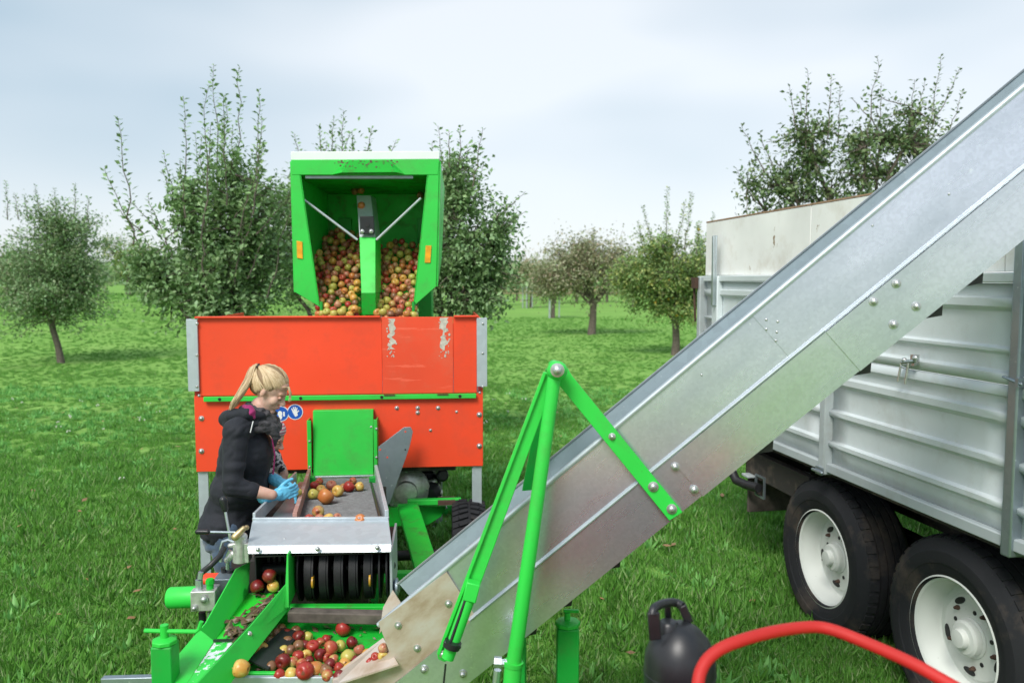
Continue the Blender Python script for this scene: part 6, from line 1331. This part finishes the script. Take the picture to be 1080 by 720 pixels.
cn = {'mixed': 'red-blushed yellow apple', 'pink': 'pinkish apple', 'red': 'red apple', 'yellow': 'yellow apple', 'orange': 'orange-red apple', 'green': 'green apple', 'brown': 'bruised brown apple'}
for i, (p, r, sd_, L_) in enumerate(allp):
    k = rnd.choice(kinds)
    if i < NB: bucket_apple(p, r, k, sd_)
    else:
        rest.ell(p, (r, r, r*.92), None, 12, 8)
o = obj('apples', rest, apple_mat('heaped_apple_skin', (.44, .33, .11), (.38, .06, .035), .56, .98, isl=True), None, smooth=90, kind='stuff', label='apples deeper in the two heaps of the tipped green bucket', category='apples')
for px, py, Y in ((374, 202, 6.85), (381, 201, 6.85), (443, 206, 6.9), (381, 217, 6.55)):
    apple(P(px, py, Y), .032, 'brown' if px != 381 else 'orange', {374: 'brown apple stuck at the top of the divider, left of two', 443: 'dark apple stuck in the upper right corner of the bucket'}.get(px, 'apple stuck at the top of the divider column' if py < 210 else 'orange apple resting on the sloping divider top'), None)
# pulp, leaves and paper scraps in the sump
db = B(); rr = random.Random(12)
for k in range(90):
    px = rr.choice((rr.uniform(262, 300), rr.uniform(262, 400))); py = rr.uniform(660, 706)
    p = plane_pt(px, py, SUMP, .006+.004*rr.random()); a = rr.random()*6.28; L = rr.uniform(.008, .028); d = Vector((math.cos(a), math.sin(a), rr.uniform(-.1, .4))); e = Vector((-math.sin(a), math.cos(a), rr.uniform(-.3, .3)))*.5
    db.add([p-d*L, p+e*L, p+d*L, p-e*L, p+Vector((0, 0, .006))], [(0, 1, 4), (1, 2, 4), (2, 3, 4), (3, 0, 4)])
obj('pulp_debris', db, hair_mat('sump_debris', [(.12, .07, .04), (.2, .13, .06), (.08, .05, .03), (.2, .2, .07)]), None, kind='stuff', label='brown pulp scraps and leaf bits on the sump floor', category='debris')
# fallen leaves on the grass
fb = B(); rr = random.Random(31)
for k in range(170):
    y = rr.uniform(3.6, 15); x = rr.uniform(-.68, .68)*y; z = gzf(x, y)+rr.uniform(.05, .09); a = rr.random()*6.28; L = rr.uniform(.02, .04); d = Vector((math.cos(a), math.sin(a), rr.uniform(-.3, .3))); e = Vector((-math.sin(a), math.cos(a), rr.uniform(-.3, .3)))*.6; c = Vector((x, y, z))
    fb.add([c-d*L, c+e*L, c+d*L, c-e*L, c+Vector((0, 0, .006))], [(0, 1, 4), (1, 2, 4), (2, 3, 4), (3, 0, 4)])
obj('fallen_leaves', fb, hair_mat('fallen_leaf', [(.30, .17, .07), (.22, .12, .06), (.36, .28, .09), (.28, .10, .07)]), None, kind='stuff', label='scattered brown fallen leaves lying in the grass', category='leaves')
# wet leaf litter in the chute
lb_ = B(); rr = random.Random(9)
for k in range(60):
    s = rr.random(); px = 246+s*42+rr.gauss(0, 4.5); py = 668-s*42+rr.gauss(0, 4.5)
    if s < .3 and rr.random() < .5: px = rr.gauss(247, 4); py = rr.gauss(664, 5)
    p = plane_pt(px, py, (f_tl, f_tr, f_ml), .012+.012*rr.random()); a = rr.random()*6.28; L = rr.uniform(.02, .045); d = Vector((math.cos(a), math.sin(a), rr.uniform(-.2, .5))); e = Vector((-math.sin(a), math.cos(a), rr.uniform(-.4, .4)))*.5
    lb_.add([p-d*L, p+e*L*.8+Vector((0, 0, .006)), p+d*L, p-e*L*.8-Vector((0, 0, .004)), p+Vector((0, 0, .012))], [(0, 1, 4), (1, 2, 4), (2, 3, 4), (3, 0, 4)])
obj('leaf_litter', lb_, hair_mat('wet_brown_leaf', [(.10, .05, .03), (.17, .10, .05), (.07, .045, .03), (.14, .14, .05)]), None, kind='stuff', label='wet brown leaves and pulp stuck in the reject chute', category='leaves')
